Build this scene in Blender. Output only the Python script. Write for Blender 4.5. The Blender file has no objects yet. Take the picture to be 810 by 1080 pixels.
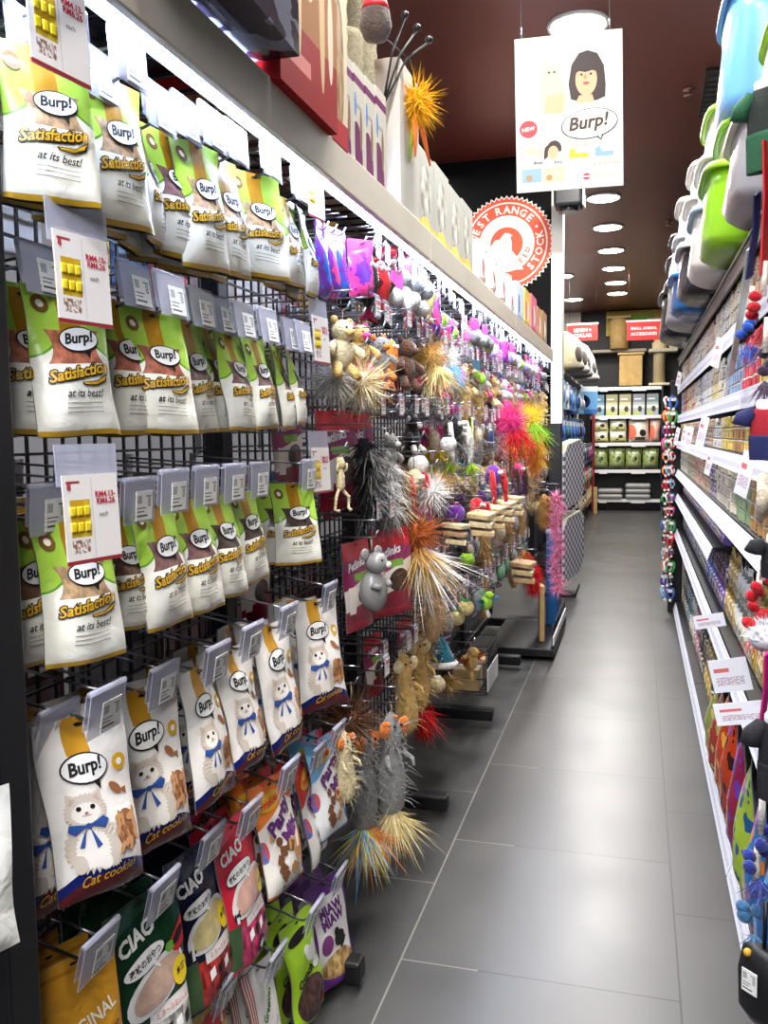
import bpy, bmesh, math, random
from mathutils import Vector as V, Matrix, Euler
random.seed(7)
SC = bpy.context.scene
COL = SC.collection
PI = math.pi
R = math.radians

# ------------------------------------------------------------------ camera
EYE = V((0.0, 0.0, 1.35))
FPX, YAW, PIT, ROL = 940.6, R(15.87), R(4.95), R(0.708)
FWD = V((-math.sin(YAW) * math.cos(PIT), math.cos(YAW) * math.cos(PIT), -math.sin(PIT)))
_r = V((math.cos(YAW), math.sin(YAW), 0)); _d = FWD.cross(_r)
RGT = math.cos(ROL) * _r + math.sin(ROL) * _d
DWN = -math.sin(ROL) * _r + math.cos(ROL) * _d
cd = bpy.data.cameras.new('camera'); cam = bpy.data.objects.new('camera', cd); COL.objects.link(cam)
cd.sensor_fit = 'VERTICAL'; cd.sensor_height = 36.0; cd.lens = FPX / 1080 * 36
cd.clip_start = 0.05; cd.clip_end = 60
cam.matrix_world = Matrix(((RGT.x, -DWN.x, -FWD.x, EYE.x), (RGT.y, -DWN.y, -FWD.y, EYE.y), (RGT.z, -DWN.z, -FWD.z, EYE.z), (0, 0, 0, 1)))
SC.camera = cam

def ray(x, y): return RGT * ((x - 405) / FPX) + DWN * ((y - 540) / FPX) + FWD
def onX(x, y, X): v = ray(x, y); return EYE + v * (X / v.x)
def onY(x, y, Y): v = ray(x, y); return EYE + v * (Y / v.y)

# ------------------------------------------------------------------ world, lights, exposure
SC.view_settings.view_transform = 'Standard'; SC.view_settings.look = 'None'
SC.view_settings.gamma = 1.0; SC.view_settings.use_curve_mapping = False
SC.view_settings.exposure = 0.42
SC.cycles.use_denoising = True
SC.cycles.max_bounces = 6; SC.cycles.diffuse_bounces = 3; SC.cycles.glossy_bounces = 3
SC.cycles.transparent_max_bounces = 14; SC.cycles.transmission_bounces = 4
SC.cycles.caustics_reflective = False; SC.cycles.caustics_refractive = False
SC.cycles.sample_clamp_indirect = 6
w = bpy.data.worlds.new('world'); SC.world = w; w.use_nodes = True
w.node_tree.nodes['Background'].inputs[0].default_value = (0.80, 0.86, 1.0, 1)
w.node_tree.nodes['Background'].inputs[1].default_value = 0.12
CEIL = 3.45
LIGHT_Y = [-2.4, -1.1, 0.2, 1.4, 2.55, 3.7, 4.9, 6.1, 7.25, 8.45, 9.65, 10.87, 12.05, 13.2, 14.2]
LIGHT_X = -0.32
DOWN_W, LED_E = 27.0, 80.0
def area(name, loc, size, power, color, rot=(0, 0, 0), sy=None, spread=None):
    l = bpy.data.lights.new(name, 'AREA'); l.energy = power; l.color = color; l.size = size
    l.shape = 'DISK'
    if sy: l.shape = 'RECTANGLE'; l.size_y = sy
    if spread: l.spread = spread
    o = bpy.data.objects.new(name, l); COL.objects.link(o); o.location = loc; o.rotation_euler = rot
    return o
for i, y in enumerate(LIGHT_Y):
    area('downlight_lamp', (LIGHT_X, y, CEIL - 0.035), 0.2, DOWN_W, (1.0, 0.975, 0.95))
for y in (12.4, 14.6): area('downlight_lamp', (-1.0, y, CEIL - 0.035), 0.2, DOWN_W, (1.0, 0.975, 0.95))
# added fill light on the camera side, then the next aisle's ceiling fittings
area('camera_side_fill', (0.35, -1.6, 3.2), 1.6, 82, (0.95, 0.97, 1.0), (R(38), 0, 0), 1.2)
for y in (1.5, 4.0, 6.5): area('next_aisle_lamp', (-1.75, y, CEIL - 0.1), 0.5, 14, (0.85, 0.92, 1.0), (0, 0, 0), 1.2)

# ------------------------------------------------------------------ tagging
def tag(o, label=None, cat=None, group=None, kind=None):
    if label: o['label'] = label
    if cat: o['category'] = cat
    if group: o['group'] = group
    if kind: o['kind'] = kind
    return o
def empty(name, loc=(0, 0, 0), rz=0.0, rx=0.0, ry=0.0):
    o = bpy.data.objects.new(name, None); COL.objects.link(o); o.location = loc; o.rotation_euler = (rx, ry, rz)
    o.empty_display_size = 0.05
    return o
def kids(o): return [c for c in KIDS.get(o.name, [])]
KIDS = {}
def adopt(c, p):
    c.parent = p; KIDS.setdefault(p.name, []).append(c)
def dup(o, parent=None):
    c = o.copy(); COL.objects.link(c)
    if parent: adopt(c, parent)
    for ch in kids(o): dup(ch, c)
    return c
ORD = ['zeroth', 'first', 'second', 'third', 'fourth', 'fifth', 'sixth', 'seventh', 'eighth', 'ninth', 'tenth', 'eleventh', 'twelfth', 'thirteenth', 'fourteenth', 'fifteenth', 'sixteenth', 'seventeenth', 'eighteenth', 'nineteenth', 'twentieth']
_T = {2: 'twenty', 3: 'thirty', 4: 'forty', 5: 'fifty', 6: 'sixty', 7: 'seventy', 8: 'eighty', 9: 'ninety'}
def ordn(n):
    if n <= 20: return ORD[n]
    if n >= 100: return 'hundred-and-' + ordn(n - 100) if n > 100 else 'hundredth'
    t, u = divmod(n, 10)
    return _T[t] + '-' + ORD[u] if u else _T[t][:-1] + 'ieth'
COUNT = {}
def nth(key):
    COUNT[key] = COUNT.get(key, 0) + 1
    return ordn(COUNT[key])

# ------------------------------------------------------------------ materials
def lin(c):
    return tuple(((x / 255) / 12.92 if x / 255 <= 0.04045 else ((x / 255 + 0.055) / 1.055) ** 2.4) for x in c) + (1,)
MC = {}
def mat(name, c, rough=0.5, metal=0.0, spec=0.5, emit=0.0, alpha=1.0, bump=0.0, bs=300, mottle=0.0, ms=40, sheen=0.0):
    if name in MC: return MC[name]
    m = bpy.data.materials.new(name); m.use_nodes = True; nt = m.node_tree
    b = nt.nodes['Principled BSDF']
    b.inputs['Base Color'].default_value = lin(c); b.inputs['Roughness'].default_value = rough
    b.inputs['Metallic'].default_value = metal; b.inputs['Specular IOR Level'].default_value = spec
    if emit: b.inputs['Emission Color'].default_value = lin(c); b.inputs['Emission Strength'].default_value = emit
    if alpha < 1: b.inputs['Alpha'].default_value = alpha
    if sheen: b.inputs['Sheen Weight'].default_value = sheen
    if bump or mottle:
        tc = nt.nodes.new('ShaderNodeTexCoord')
        if bump:
            n = nt.nodes.new('ShaderNodeTexNoise'); n.inputs['Scale'].default_value = bs; n.inputs['Detail'].default_value = 3
            nt.links.new(tc.outputs['Object'], n.inputs['Vector'])
            bp = nt.nodes.new('ShaderNodeBump'); bp.inputs['Strength'].default_value = bump; bp.inputs['Distance'].default_value = 0.01
            nt.links.new(n.outputs[0], bp.inputs['Height']); nt.links.new(bp.outputs[0], b.inputs['Normal'])
        if mottle:
            n = nt.nodes.new('ShaderNodeTexNoise'); n.inputs['Scale'].default_value = ms; n.inputs['Detail'].default_value = 4
            nt.links.new(tc.outputs['Object'], n.inputs['Vector'])
            r = nt.nodes.new('ShaderNodeMapRange'); r.inputs[1].default_value = 0.3; r.inputs[2].default_value = 0.7
            r.inputs[3].default_value = 1 - mottle; r.inputs[4].default_value = 1 + mottle * 0.6
            nt.links.new(n.outputs[0], r.inputs[0])
            x = nt.nodes.new('ShaderNodeMix'); x.data_type = 'RGBA'; x.blend_type = 'MULTIPLY'
            x.inputs[0].default_value = 1.0; x.inputs[6].default_value = lin(c)
            nt.links.new(r.outputs[0], x.inputs[7]); nt.links.new(x.outputs[2], b.inputs['Base Color'])
    MC[name] = m
    return m

def lay(name, base, layers, rough=0.35, spec=0.5, wrinkle=0.0):
    """flat colour with printed shapes laid over it in the face's own UV (0..1)"""
    if name in MC: return MC[name]
    m = bpy.data.materials.new(name); m.use_nodes = True; nt = m.node_tree; L = nt.links
    b = nt.nodes['Principled BSDF']; b.inputs['Roughness'].default_value = rough; b.inputs['Specular IOR Level'].default_value = spec
    uv = nt.nodes.new('ShaderNodeUVMap'); sp = nt.nodes.new('ShaderNodeSeparateXYZ'); L.new(uv.outputs[0], sp.inputs[0])
    U, W = sp.outputs[0], sp.outputs[1]
    def M(op, a, c=None, d=None):
        n = nt.nodes.new('ShaderNodeMath'); n.operation = op
        for i, q in enumerate((a, c, d)):
            if q is None: continue
            if isinstance(q, (int, float)): n.inputs[i].default_value = q
            else: L.new(q, n.inputs[i])
        return n.outputs[0]
    cur = None
    def colour(c):
        if isinstance(c[0], (int, float)): return lin(c)
        kind, sc, c1, c2 = c[0], c[1], c[2], c[3]
        if kind == 'vor':
            n = nt.nodes.new('ShaderNodeTexVoronoi'); n.inputs['Scale'].default_value = sc; L.new(uv.outputs[0], n.inputs['Vector']); f = M('MULTIPLY', n.outputs[0], 1.5)
        elif kind == 'noi':
            n = nt.nodes.new('ShaderNodeTexNoise'); n.inputs['Scale'].default_value = sc; L.new(uv.outputs[0], n.inputs['Vector']); f = M('SMOOTH_MIN', M('MULTIPLY', M('SUBTRACT', n.outputs[0], 0.4), 5.0), 1.0, 0.1)
        elif kind == 'bar':
            f = M('GREATER_THAN', M('FRACT', M('MULTIPLY', U, sc)), 0.5)
        else:
            f = M('GREATER_THAN', M('FRACT', M('MULTIPLY', W, sc)), 0.5)
        x = nt.nodes.new('ShaderNodeMix'); x.data_type = 'RGBA'; x.clamp_factor = True
        L.new(f, x.inputs[0]); x.inputs[6].default_value = lin(c1); x.inputs[7].default_value = lin(c2)
        return x.outputs[2]
    for ly in layers:
        k, c = ly[0], ly[-1]
        if k == 'rect':
            f = M('MULTIPLY', M('COMPARE', U, (ly[1] + ly[2]) / 2, (ly[2] - ly[1]) / 2), M('COMPARE', W, (ly[3] + ly[4]) / 2, (ly[4] - ly[3]) / 2))
        elif k == 'ell':
            du = M('DIVIDE', M('SUBTRACT', U, ly[1]), ly[3]); dv = M('DIVIDE', M('SUBTRACT', W, ly[2]), ly[4])
            f = M('LESS_THAN', M('ADD', M('MULTIPLY', du, du), M('MULTIPLY', dv, dv)), 1.0)
        elif k == 'above':      # v > v0 + a*cos(2pi*fr*(u-.5)) ; a dips
            f = M('GREATER_THAN', W, M('ADD', M('MULTIPLY', M('COSINE', M('MULTIPLY', M('SUBTRACT', U, 0.5), 2 * PI * ly[3])), ly[2]), ly[1]))
        elif k == 'diag':       # v > v0 + k*(u-.5)
            f = M('GREATER_THAN', W, M('ADD', M('MULTIPLY', M('SUBTRACT', U, 0.5), ly[2]), ly[1]))
        elif k == 'hour':       # hourglass window
            dv = M('SUBTRACT', W, ly[2]); ww = M('ADD', M('MULTIPLY', M('MULTIPLY', dv, dv), ly[4]), ly[3])
            f = M('MULTIPLY', M('LESS_THAN', M('ABSOLUTE', M('SUBTRACT', U, ly[1])), ww), M('LESS_THAN', M('ABSOLUTE', dv), ly[5]))
        elif k == 'spots':
            n = nt.nodes.new('ShaderNodeTexVoronoi'); n.inputs['Scale'].default_value = ly[1]; L.new(uv.outputs[0], n.inputs['Vector'])
            f = M('LESS_THAN', n.outputs[0], ly[2])
        elif k == 'noise':
            n = nt.nodes.new('ShaderNodeTexNoise'); n.inputs['Scale'].default_value = ly[1]; L.new(uv.outputs[0], n.inputs['Vector'])
            f = M('GREATER_THAN', n.outputs[0], ly[2])
        x = nt.nodes.new('ShaderNodeMix'); x.data_type = 'RGBA'
        L.new(f, x.inputs[0])
        if cur is None: x.inputs[6].default_value = lin(base)
        else: L.new(cur, x.inputs[6])
        cc = colour(c)
        if isinstance(cc, tuple): x.inputs[7].default_value = cc
        else: L.new(cc, x.inputs[7])
        cur = x.outputs[2]
    if cur is None: b.inputs['Base Color'].default_value = lin(base)
    else: L.new(cur, b.inputs['Base Color'])
    if wrinkle:
        tc = nt.nodes.new('ShaderNodeTexCoord'); n = nt.nodes.new('ShaderNodeTexNoise'); n.inputs['Scale'].default_value = 22; n.inputs['Detail'].default_value = 2
        n.inputs['Distortion'].default_value = 1.2
        L.new(tc.outputs['Object'], n.inputs['Vector'])
        bp = nt.nodes.new('ShaderNodeBump'); bp.inputs['Strength'].default_value = wrinkle; bp.inputs['Distance'].default_value = 0.02
        L.new(n.outputs[0], bp.inputs['Height']); L.new(bp.outputs[0], b.inputs['Normal'])
    MC[name] = m
    return m

def clear_mat(name, c, a):
    if name in MC: return MC[name]
    m = bpy.data.materials.new(name); m.use_nodes = True; nt = m.node_tree
    b = nt.nodes['Principled BSDF']; b.inputs['Base Color'].default_value = lin(c); b.inputs['Roughness'].default_value = 0.22
    b.inputs['Alpha'].default_value = a
    MC[name] = m
    return m
BLACK = mat('black_paint', (14, 14, 16), 0.45)
WIRE = mat('black_wire', (18, 18, 20), 0.4)
CHROME = mat('hook_chrome', (150, 150, 155), 0.28, 1.0)
WHITE = mat('white_plastic', (236, 236, 236), 0.4)
PAPER = mat('white_paper', (240, 238, 234), 0.7)
INK = mat('black_ink', (18, 16, 16), 0.5)
GOLD = mat('gold_ink', (214, 164, 40), 0.4)
RED = mat('red_ink', (200, 30, 44), 0.5)
CLEAR = clear_mat('clear_plastic', (214, 214, 232), 0.42)
FILM = clear_mat('clear_film', (225, 228, 236), 0.16)

# ------------------------------------------------------------------ mesh builder
def frame(n):
    n = V(n).normalized(); a = V((0, 0, 1)) if abs(n.z) < 0.9 else V((1, 0, 0))
    x = a.cross(n).normalized(); return x, n.cross(x), n
class MB:
    def __init__(s): s.v = []; s.f = []; s.m = []; s.u = []; s.s = []
    def add(s, vs, fs, m=0, us=None, smooth=False):
        o = len(s.v); s.v += [tuple(p) for p in vs]
        for i, f in enumerate(fs):
            s.f.append([o + k for k in f]); s.m.append(m); s.u.append(us[i] if us else None); s.s.append(smooth)
        return s
    def box(s, c, d, m=0, rot=None, b=0.0, uvface=None):
        c = V(c); x, y, z = d[0] / 2, d[1] / 2, d[2] / 2
        if b <= 0:
            vs = [V((i * x, j * y, k * z)) for i in (-1, 1) for j in (-1, 1) for k in (-1, 1)]
            fs = [(0, 1, 3, 2), (4, 6, 7, 5), (0, 4, 5, 1), (2, 3, 7, 6), (0, 2, 6, 4), (1, 5, 7, 3)]
            q = [[(1, 0), (1, 1), (0, 1), (0, 0)], [(0, 0), (1, 0), (1, 1), (0, 1)], [(0, 0), (1, 0), (1, 1), (0, 1)], [(1, 0), (1, 1), (0, 1), (0, 0)], [(0, 0), (0, 1), (1, 1), (1, 0)], [(0, 0), (1, 0), (1, 1), (0, 1)]]
            us = [[(a, e) for a, e in r] for r in q]
            # orient uv per face: u along the horizontal edge, v up
            us = []
            for f in fs:
                pts = [vs[k] for k in f]
                nrm = (pts[1] - pts[0]).cross(pts[2] - pts[1])
                ax = max(range(3), key=lambda t: abs(nrm[t]))
                hx, vx = {0: (1, 2), 1: (0, 2), 2: (0, 1)}[ax]
                sg = (1 if nrm[0] > 0 else -1) if ax == 0 else ((-1 if nrm[1] > 0 else 1) if ax == 1 else 1)
                us.append([(0.5 + sg * p[hx] / (2 * (x, y, z)[hx] or 1), 0.5 + p[vx] / (2 * (x, y, z)[vx] or 1)) for p in pts])
            if rot: vs = [rot @ p for p in vs]
            return s.add([c + p for p in vs], fs, m, us)
        bm = bmesh.new(); bmesh.ops.create_cube(bm, size=1.0)
        for p in bm.verts: p.co = V((p.co.x * d[0], p.co.y * d[1], p.co.z * d[2]))
        bmesh.ops.bevel(bm, geom=bm.edges[:], offset=b, segments=2, affect='EDGES', profile=0.5)
        vs = [c + (rot @ p.co if rot else p.co) for p in bm.verts]
        bm.verts.index_update(); fs = [[p.index for p in f.verts] for f in bm.faces]; bm.free()
        return s.add(vs, fs, m)
    def tube(s, pts, r, m=0, n=6, cap=True, smooth=True):
        pts = [V(p) for p in pts]; k = len(pts); rs = r if isinstance(r, (list, tuple)) else [r] * k
        vs = []; fs = []
        x = None
        for i, p in enumerate(pts):
            t = (pts[min(i + 1, k - 1)] - pts[max(i - 1, 0)])
            if t.length < 1e-9: t = V((0, 0, 1))
            t.normalize()
            if x is None: x, y, _ = frame(t)
            else:
                x = (x - t * x.dot(t))
                if x.length < 1e-6: x, y, _ = frame(t)
                x.normalize(); y = t.cross(x)
            for j in range(n):
                a = 2 * PI * j / n; vs.append(p + (x * math.cos(a) + y * math.sin(a)) * rs[i])
        for i in range(k - 1):
            for j in range(n): fs.append((i * n + j, i * n + (j + 1) % n, (i + 1) * n + (j + 1) % n, (i + 1) * n + j))
        if cap: fs += [tuple(range(n - 1, -1, -1)), tuple(range((k - 1) * n, k * n))]
        return s.add(vs, fs, m, None, smooth)
    def ell(s, c, r, m=0, n=12, k=8, rot=None, smooth=True):
        c = V(c); r = (r, r, r) if isinstance(r, (int, float)) else r
        vs = [V((0, 0, -r[2]))]; fs = []
        for i in range(1, k):
            a = -PI / 2 + PI * i / k
            for j in range(n):
                b = 2 * PI * j / n; vs.append(V((r[0] * math.cos(a) * math.cos(b), r[1] * math.cos(a) * math.sin(b), r[2] * math.sin(a))))
        vs.append(V((0, 0, r[2]))); t = len(vs) - 1
        for j in range(n):
            q = (j + 1) % n
            fs.append((0, 1 + q, 1 + j)); fs.append((t, 1 + (k - 2) * n + j, 1 + (k - 2) * n + q))
            for i in range(k - 2): fs.append((1 + i * n + j, 1 + i * n + q, 1 + (i + 1) * n + q, 1 + (i + 1) * n + j))
        if rot: vs = [rot @ p for p in vs]
        return s.add([c + p for p in vs], fs, m, None, smooth)
    def lathe(s, prof, m=0, n=16, c=(0, 0, 0), smooth=True, mats=None, sx=1.0, sy=1.0):
        c = V(c); vs = []; k = len(prof)
        z0, z1 = prof[0][1], prof[-1][1]
        for r, z in prof:
            for j in range(n):
                a = 2 * PI * j / n - PI / 2; vs.append(c + V((sx * r * math.cos(a), sy * r * math.sin(a), z)))
        for i in range(k - 1):
            for j in range(n):
                q = (j + 1) % n
                u = [(j / n, (prof[i][1] - z0) / ((z1 - z0) or 1)), ((j + 1) / n, (prof[i][1] - z0) / ((z1 - z0) or 1)), ((j + 1) / n, (prof[i + 1][1] - z0) / ((z1 - z0) or 1)), (j / n, (prof[i + 1][1] - z0) / ((z1 - z0) or 1))]
                s.add([], []); 
                s.f.append([len(s.v) + x for x in (i * n + j, i * n + q, (i + 1) * n + q, (i + 1) * n + j)]); s.m.append(mats[i] if mats else m); s.u.append(u); s.s.append(smooth)
        s.v += [tuple(p) for p in vs]
        o = len(s.v) - len(vs)
        if prof[0][0] > 1e-6: s.f.append([o + j for j in range(n - 1, -1, -1)]); s.m.append(mats[0] if mats else m); s.u.append(None); s.s.append(False)
        if prof[-1][0] > 1e-6: s.f.append([o + (k - 1) * n + j for j in range(n)]); s.m.append(mats[-1] if mats else m); s.u.append(None); s.s.append(False)
        return s
    def grid(s, fn, nx, ny, m=0, smooth=True):
        vs = [fn(i / nx, j / ny) for j in range(ny + 1) for i in range(nx + 1)]; fs = []; us = []
        for j in range(ny):
            for i in range(nx):
                a = j * (nx + 1) + i; fs.append((a, a + 1, a + nx + 2, a + nx + 1))
                us.append([(i / nx, j / ny), ((i + 1) / nx, j / ny), ((i + 1) / nx, (j + 1) / ny), (i / nx, (j + 1) / ny)])
        return s.add(vs, fs, m, us, smooth)
    def prism(s, pts2, y0, y1, m=0):
        """outline in x,z extruded along y"""
        n = len(pts2); vs = [(p[0], y0, p[1]) for p in pts2] + [(p[0], y1, p[1]) for p in pts2]
        fs = [tuple(range(n)), tuple(range(2 * n - 1, n - 1, -1))] + [(i, n + i, n + (i + 1) % n, (i + 1) % n) for i in range(n)]
        return s.add(vs, fs, m)
    def tuft(s, c, d, n, ln, spread, wd, m=0, rnd=random, droop=0.0, r0=0.0, bend=.5):
        c = V(c); x, y, z = frame(d)
        for i in range(n):
            a = rnd.uniform(0, 2 * PI); t = spread * math.sqrt(rnd.random())
            dr = (z * math.cos(t) + (x * math.cos(a) + y * math.sin(a)) * math.sin(t)).normalized()
            l = ln * (0.25 + 0.85 * rnd.random() ** .8); sd = dr.cross(V((rnd.uniform(-1, 1), rnd.uniform(-1, 1), rnd.uniform(-1, 1)))).normalized() * wd * rnd.uniform(0.6, 1.2)
            b = c + dr * r0; g = V((0, 0, -droop * l))
            bd = V((rnd.uniform(-1, 1), rnd.uniform(-1, 1), rnd.uniform(-1, 1))) * l * bend
            p1 = b + dr * l * 0.5 + g * 0.3 + bd * .3; p2 = b + dr * l + g + bd
            s.add([b - sd * 0.6, b + sd * 0.6, p1 + sd, p1 - sd, p2], [(0, 1, 2, 3), (3, 2, 4)], m, None, True)
        return s
    def decal(s, vf, fn, m, off):
        vs, fs = vf
        return s.add([fn(p[0], p[1], off) for p in vs], fs, m)
    def build(s, name, mats, parent=None, loc=(0, 0, 0), rz=0.0, rx=0.0, ry=0.0):
        me = bpy.data.meshes.new(name)
        me.from_pydata(s.v, [], s.f); me.update()
        for q in (mats if isinstance(mats, (list, tuple)) else [mats]): me.materials.append(q)
        me.polygons.foreach_set('material_index', s.m); me.polygons.foreach_set('use_smooth', s.s)
        if any(u is not None for u in s.u):
            ul = me.uv_layers.new(name='UVMap'); buf = []
            for f, u in zip(s.f, s.u): buf += [c for p in (u or [(0, 0)] * len(f)) for c in p]
            ul.data.foreach_set('uv', buf)
        o = bpy.data.objects.new(name, me); COL.objects.link(o); o.location = loc; o.rotation_euler = (rx, ry, rz)
        if parent: adopt(o, parent)
        return o
def recol(o, ms):
    for sl, m in zip(o.material_slots, ms):
        if m: sl.link = 'OBJECT'; sl.material = m

# text as flat outlines, normalised: centred in x and y, width = 1
TX = {}
def text(st, bold=0.0, shear=0.0):
    key = (st, bold, shear)
    if key in TX: return TX[key]
    cu = bpy.data.curves.new('lettering', 'FONT'); cu.body = st; cu.size = 1; cu.offset = bold; cu.shear = shear; cu.resolution_u = 2
    cu.align_x = 'CENTER'; cu.space_line = 0.85
    o = bpy.data.objects.new('lettering', cu); COL.objects.link(o)
    dg = bpy.context.evaluated_depsgraph_get(); me = bpy.data.meshes.new_from_object(o.evaluated_get(dg))
    vs = [(p.co.x, p.co.y) for p in me.vertices]; fs = [tuple(p.vertices) for p in me.polygons]
    bpy.data.objects.remove(o); bpy.data.curves.remove(cu); bpy.data.meshes.remove(me)
    if not vs: vs = [(0, 0), (1, 1)]
    x0, x1 = min(p[0] for p in vs), max(p[0] for p in vs); y0, y1 = min(p[1] for p in vs), max(p[1] for p in vs)
    W = (x1 - x0) or 1
    vs = [((p[0] - (x0 + x1) / 2) / W, (p[1] - (y0 + y1) / 2) / W) for p in vs]
    TX[key] = (vs, fs, (y1 - y0) / W)
    return TX[key]
def place2(vs, cx, cy, k, rot=0.0, ky=1.0):
    c, s_ = math.cos(rot), math.sin(rot)
    return [(cx + (p[0] * c - p[1] * s_) * k, cy + (p[0] * s_ + p[1] * c) * k * ky) for p in vs]
def ellp(cx, cy, rx, ry, n=20, rot=0.0):
    K = (.34, .67, 1.0)
    vs = [(0, 0)] + [(k * rx * math.cos(2 * PI * i / n), k * ry * math.sin(2 * PI * i / n)) for k in K for i in range(n)]
    c, s_ = math.cos(rot), math.sin(rot)
    vs = [(cx + p[0] * c - p[1] * s_, cy + p[0] * s_ + p[1] * c) for p in vs]
    return vs, ringf(n)
def ringf(n):
    fs = [(0, 1 + i, 1 + (i + 1) % n) for i in range(n)]
    for r in range(2): fs += [(1 + r * n + i, 1 + (r + 1) * n + i, 1 + (r + 1) * n + (i + 1) % n, 1 + r * n + (i + 1) % n) for i in range(n)]
    return fs
def starp(pts, mx=.07):
    q = []
    for i, a in enumerate(pts):
        b = pts[(i + 1) % len(pts)]; k = max(1, int(math.hypot(b[0] - a[0], b[1] - a[1]) / mx))
        q += [(a[0] + (b[0] - a[0]) * j / k, a[1] + (b[1] - a[1]) * j / k) for j in range(k)]
    cx, cy = sum(p[0] for p in q) / len(q), sum(p[1] for p in q) / len(q)
    return [(cx, cy)] + [(cx + (p[0] - cx) * k, cy + (p[1] - cy) * k) for k in (.34, .67, 1) for p in q], ringf(len(q))
def polyp(pts): return list(pts), [tuple(range(len(pts)))]
# ------------------------------------------------------------------ room
def tile_mat():
    m = bpy.data.materials.new('floor_tile'); m.use_nodes = True; nt = m.node_tree; L = nt.links
    b = nt.nodes['Principled BSDF']; tc = nt.nodes.new('ShaderNodeTexCoord'); sp = nt.nodes.new('ShaderNodeSeparateXYZ'); L.new(tc.outputs['Object'], sp.inputs[0])
    def M(op, a, c=None, d=None):
        n = nt.nodes.new('ShaderNodeMath'); n.operation = op
        for i, q in enumerate((a, c, d)):
            if q is None: continue
            if isinstance(q, (int, float)): n.inputs[i].default_value = q
            else: L.new(q, n.inputs[i])
        return n.outputs[0]
    T = 0.7075
    fx = M('DIVIDE', M('ADD', sp.outputs[0], 0.572), 0.686)
    ix = M('FLOOR', fx); off = M('MULTIPLY', M('FRACT', M('MULTIPLY', ix, 0.5)), 0.86)
    fy = M('ADD', M('DIVIDE', M('SUBTRACT', sp.outputs[1], 2.121), T), off)
    def line(f, wd): return M('GREATER_THAN', M('ABSOLUTE', M('SUBTRACT', M('FRACT', f), 0.5)), 0.5 - wd)
    g = M('MAXIMUM', line(fx, 0.0035), line(fy, 0.0030))
    n = nt.nodes.new('ShaderNodeTexNoise'); n.inputs['Scale'].default_value = 3.5; n.inputs['Detail'].default_value = 6; L.new(tc.outputs['Object'], n.inputs['Vector'])
    x = nt.nodes.new('ShaderNodeMix'); x.data_type = 'RGBA'; L.new(n.outputs[0], x.inputs[0]); x.inputs[6].default_value = lin((62, 62, 62)); x.inputs[7].default_value = lin((76, 75, 73))
    wn = nt.nodes.new('ShaderNodeTexWhiteNoise'); wn.noise_dimensions = '2D'
    cb = nt.nodes.new('ShaderNodeCombineXYZ'); L.new(ix, cb.inputs[0]); L.new(M('FLOOR', fy), cb.inputs[1]); L.new(cb.outputs[0], wn.inputs[0])
    hs = nt.nodes.new('ShaderNodeHueSaturation'); L.new(x.outputs[2], hs.inputs['Color']); L.new(M('ADD', M('MULTIPLY', wn.outputs[0], 0.16), 0.92), hs.inputs['Value'])
    # the long joint on the left keeps pale grout, the others are dark
    pale = M('LESS_THAN', M('ABSOLUTE', M('ADD', sp.outputs[0], 0.572)), 0.2)
    gc = nt.nodes.new('ShaderNodeMix'); gc.data_type = 'RGBA'; L.new(pale, gc.inputs[0]); gc.inputs[6].default_value = lin((34, 33, 32)); gc.inputs[7].default_value = lin((128, 126, 118))
    y = nt.nodes.new('ShaderNodeMix'); y.data_type = 'RGBA'; L.new(g, y.inputs[0]); L.new(hs.outputs[0], y.inputs[6]); L.new(gc.outputs[2], y.inputs[7])
    L.new(y.outputs[2], b.inputs['Base Color'])
    L.new(M('ADD', M('MULTIPLY', n.outputs[0], 0.16), 0.27), b.inputs['Roughness'])
    return m
def slab(name, lo, hi, m, label=None):
    o = MB().box([(a + b) / 2 for a, b in zip(lo, hi)], [b - a for a, b in zip(lo, hi)]).build(name, m)
    tag(o, label, None, None, 'structure'); return o
YB = 16.25
slab('floor', (-3.2, -4, -0.1), (2.2, YB + .3, 0), tile_mat(), 'dark grey tiled shop floor')
CEILM = mat('ceiling_paint', (104, 52, 44), 0.42, mottle=0.12, ms=1.2)
slab('ceiling', (-3.2, -4, CEIL), (2.2, YB + .3, CEIL + .1), CEILM, 'dark maroon ceiling')
DARKW = mat('dark_wall_paint', (22, 20, 20), 0.6)
PALE = mat('pale_wall_paint', (232, 228, 218), 0.7)
slab('wall_left', (-3.2, -4, 0), (-3.1, YB, CEIL), mat('grey_wall_paint', (120, 120, 124), 0.7))
slab('wall_right', (2.0, -4, 0), (2.1, YB, CEIL), DARKW)
slab('wall_back', (-0.98, YB, 0), (2.2, YB + .1, CEIL), DARKW, 'black wall behind the far shelves')
slab('wall_back_side', (-3.2, YB - .02, 0), (-0.98, YB + .1, CEIL), PALE, 'pale wall at the far left end')
slab('wall_partition', (-1.75, 7.02, 1.9), (-0.645, 7.12, CEIL), mat('black_board', (10, 10, 11), 0.85, spec=.2), 'black partition wall above the toy racks')
slab('pillar', (-0.645, 7.0, 1.42), (-0.56, 7.16, CEIL), mat('pale_pillar_paint', (226, 222, 210), 0.6), 'narrow cream pillar at the end of the toy racks')

slab('pillar_foot', (-0.655, 6.99, 0), (-0.57, 7.17, 1.42), mat('pillar_black', (24, 24, 26), .5), 'black lower part of the narrow pillar')
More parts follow.
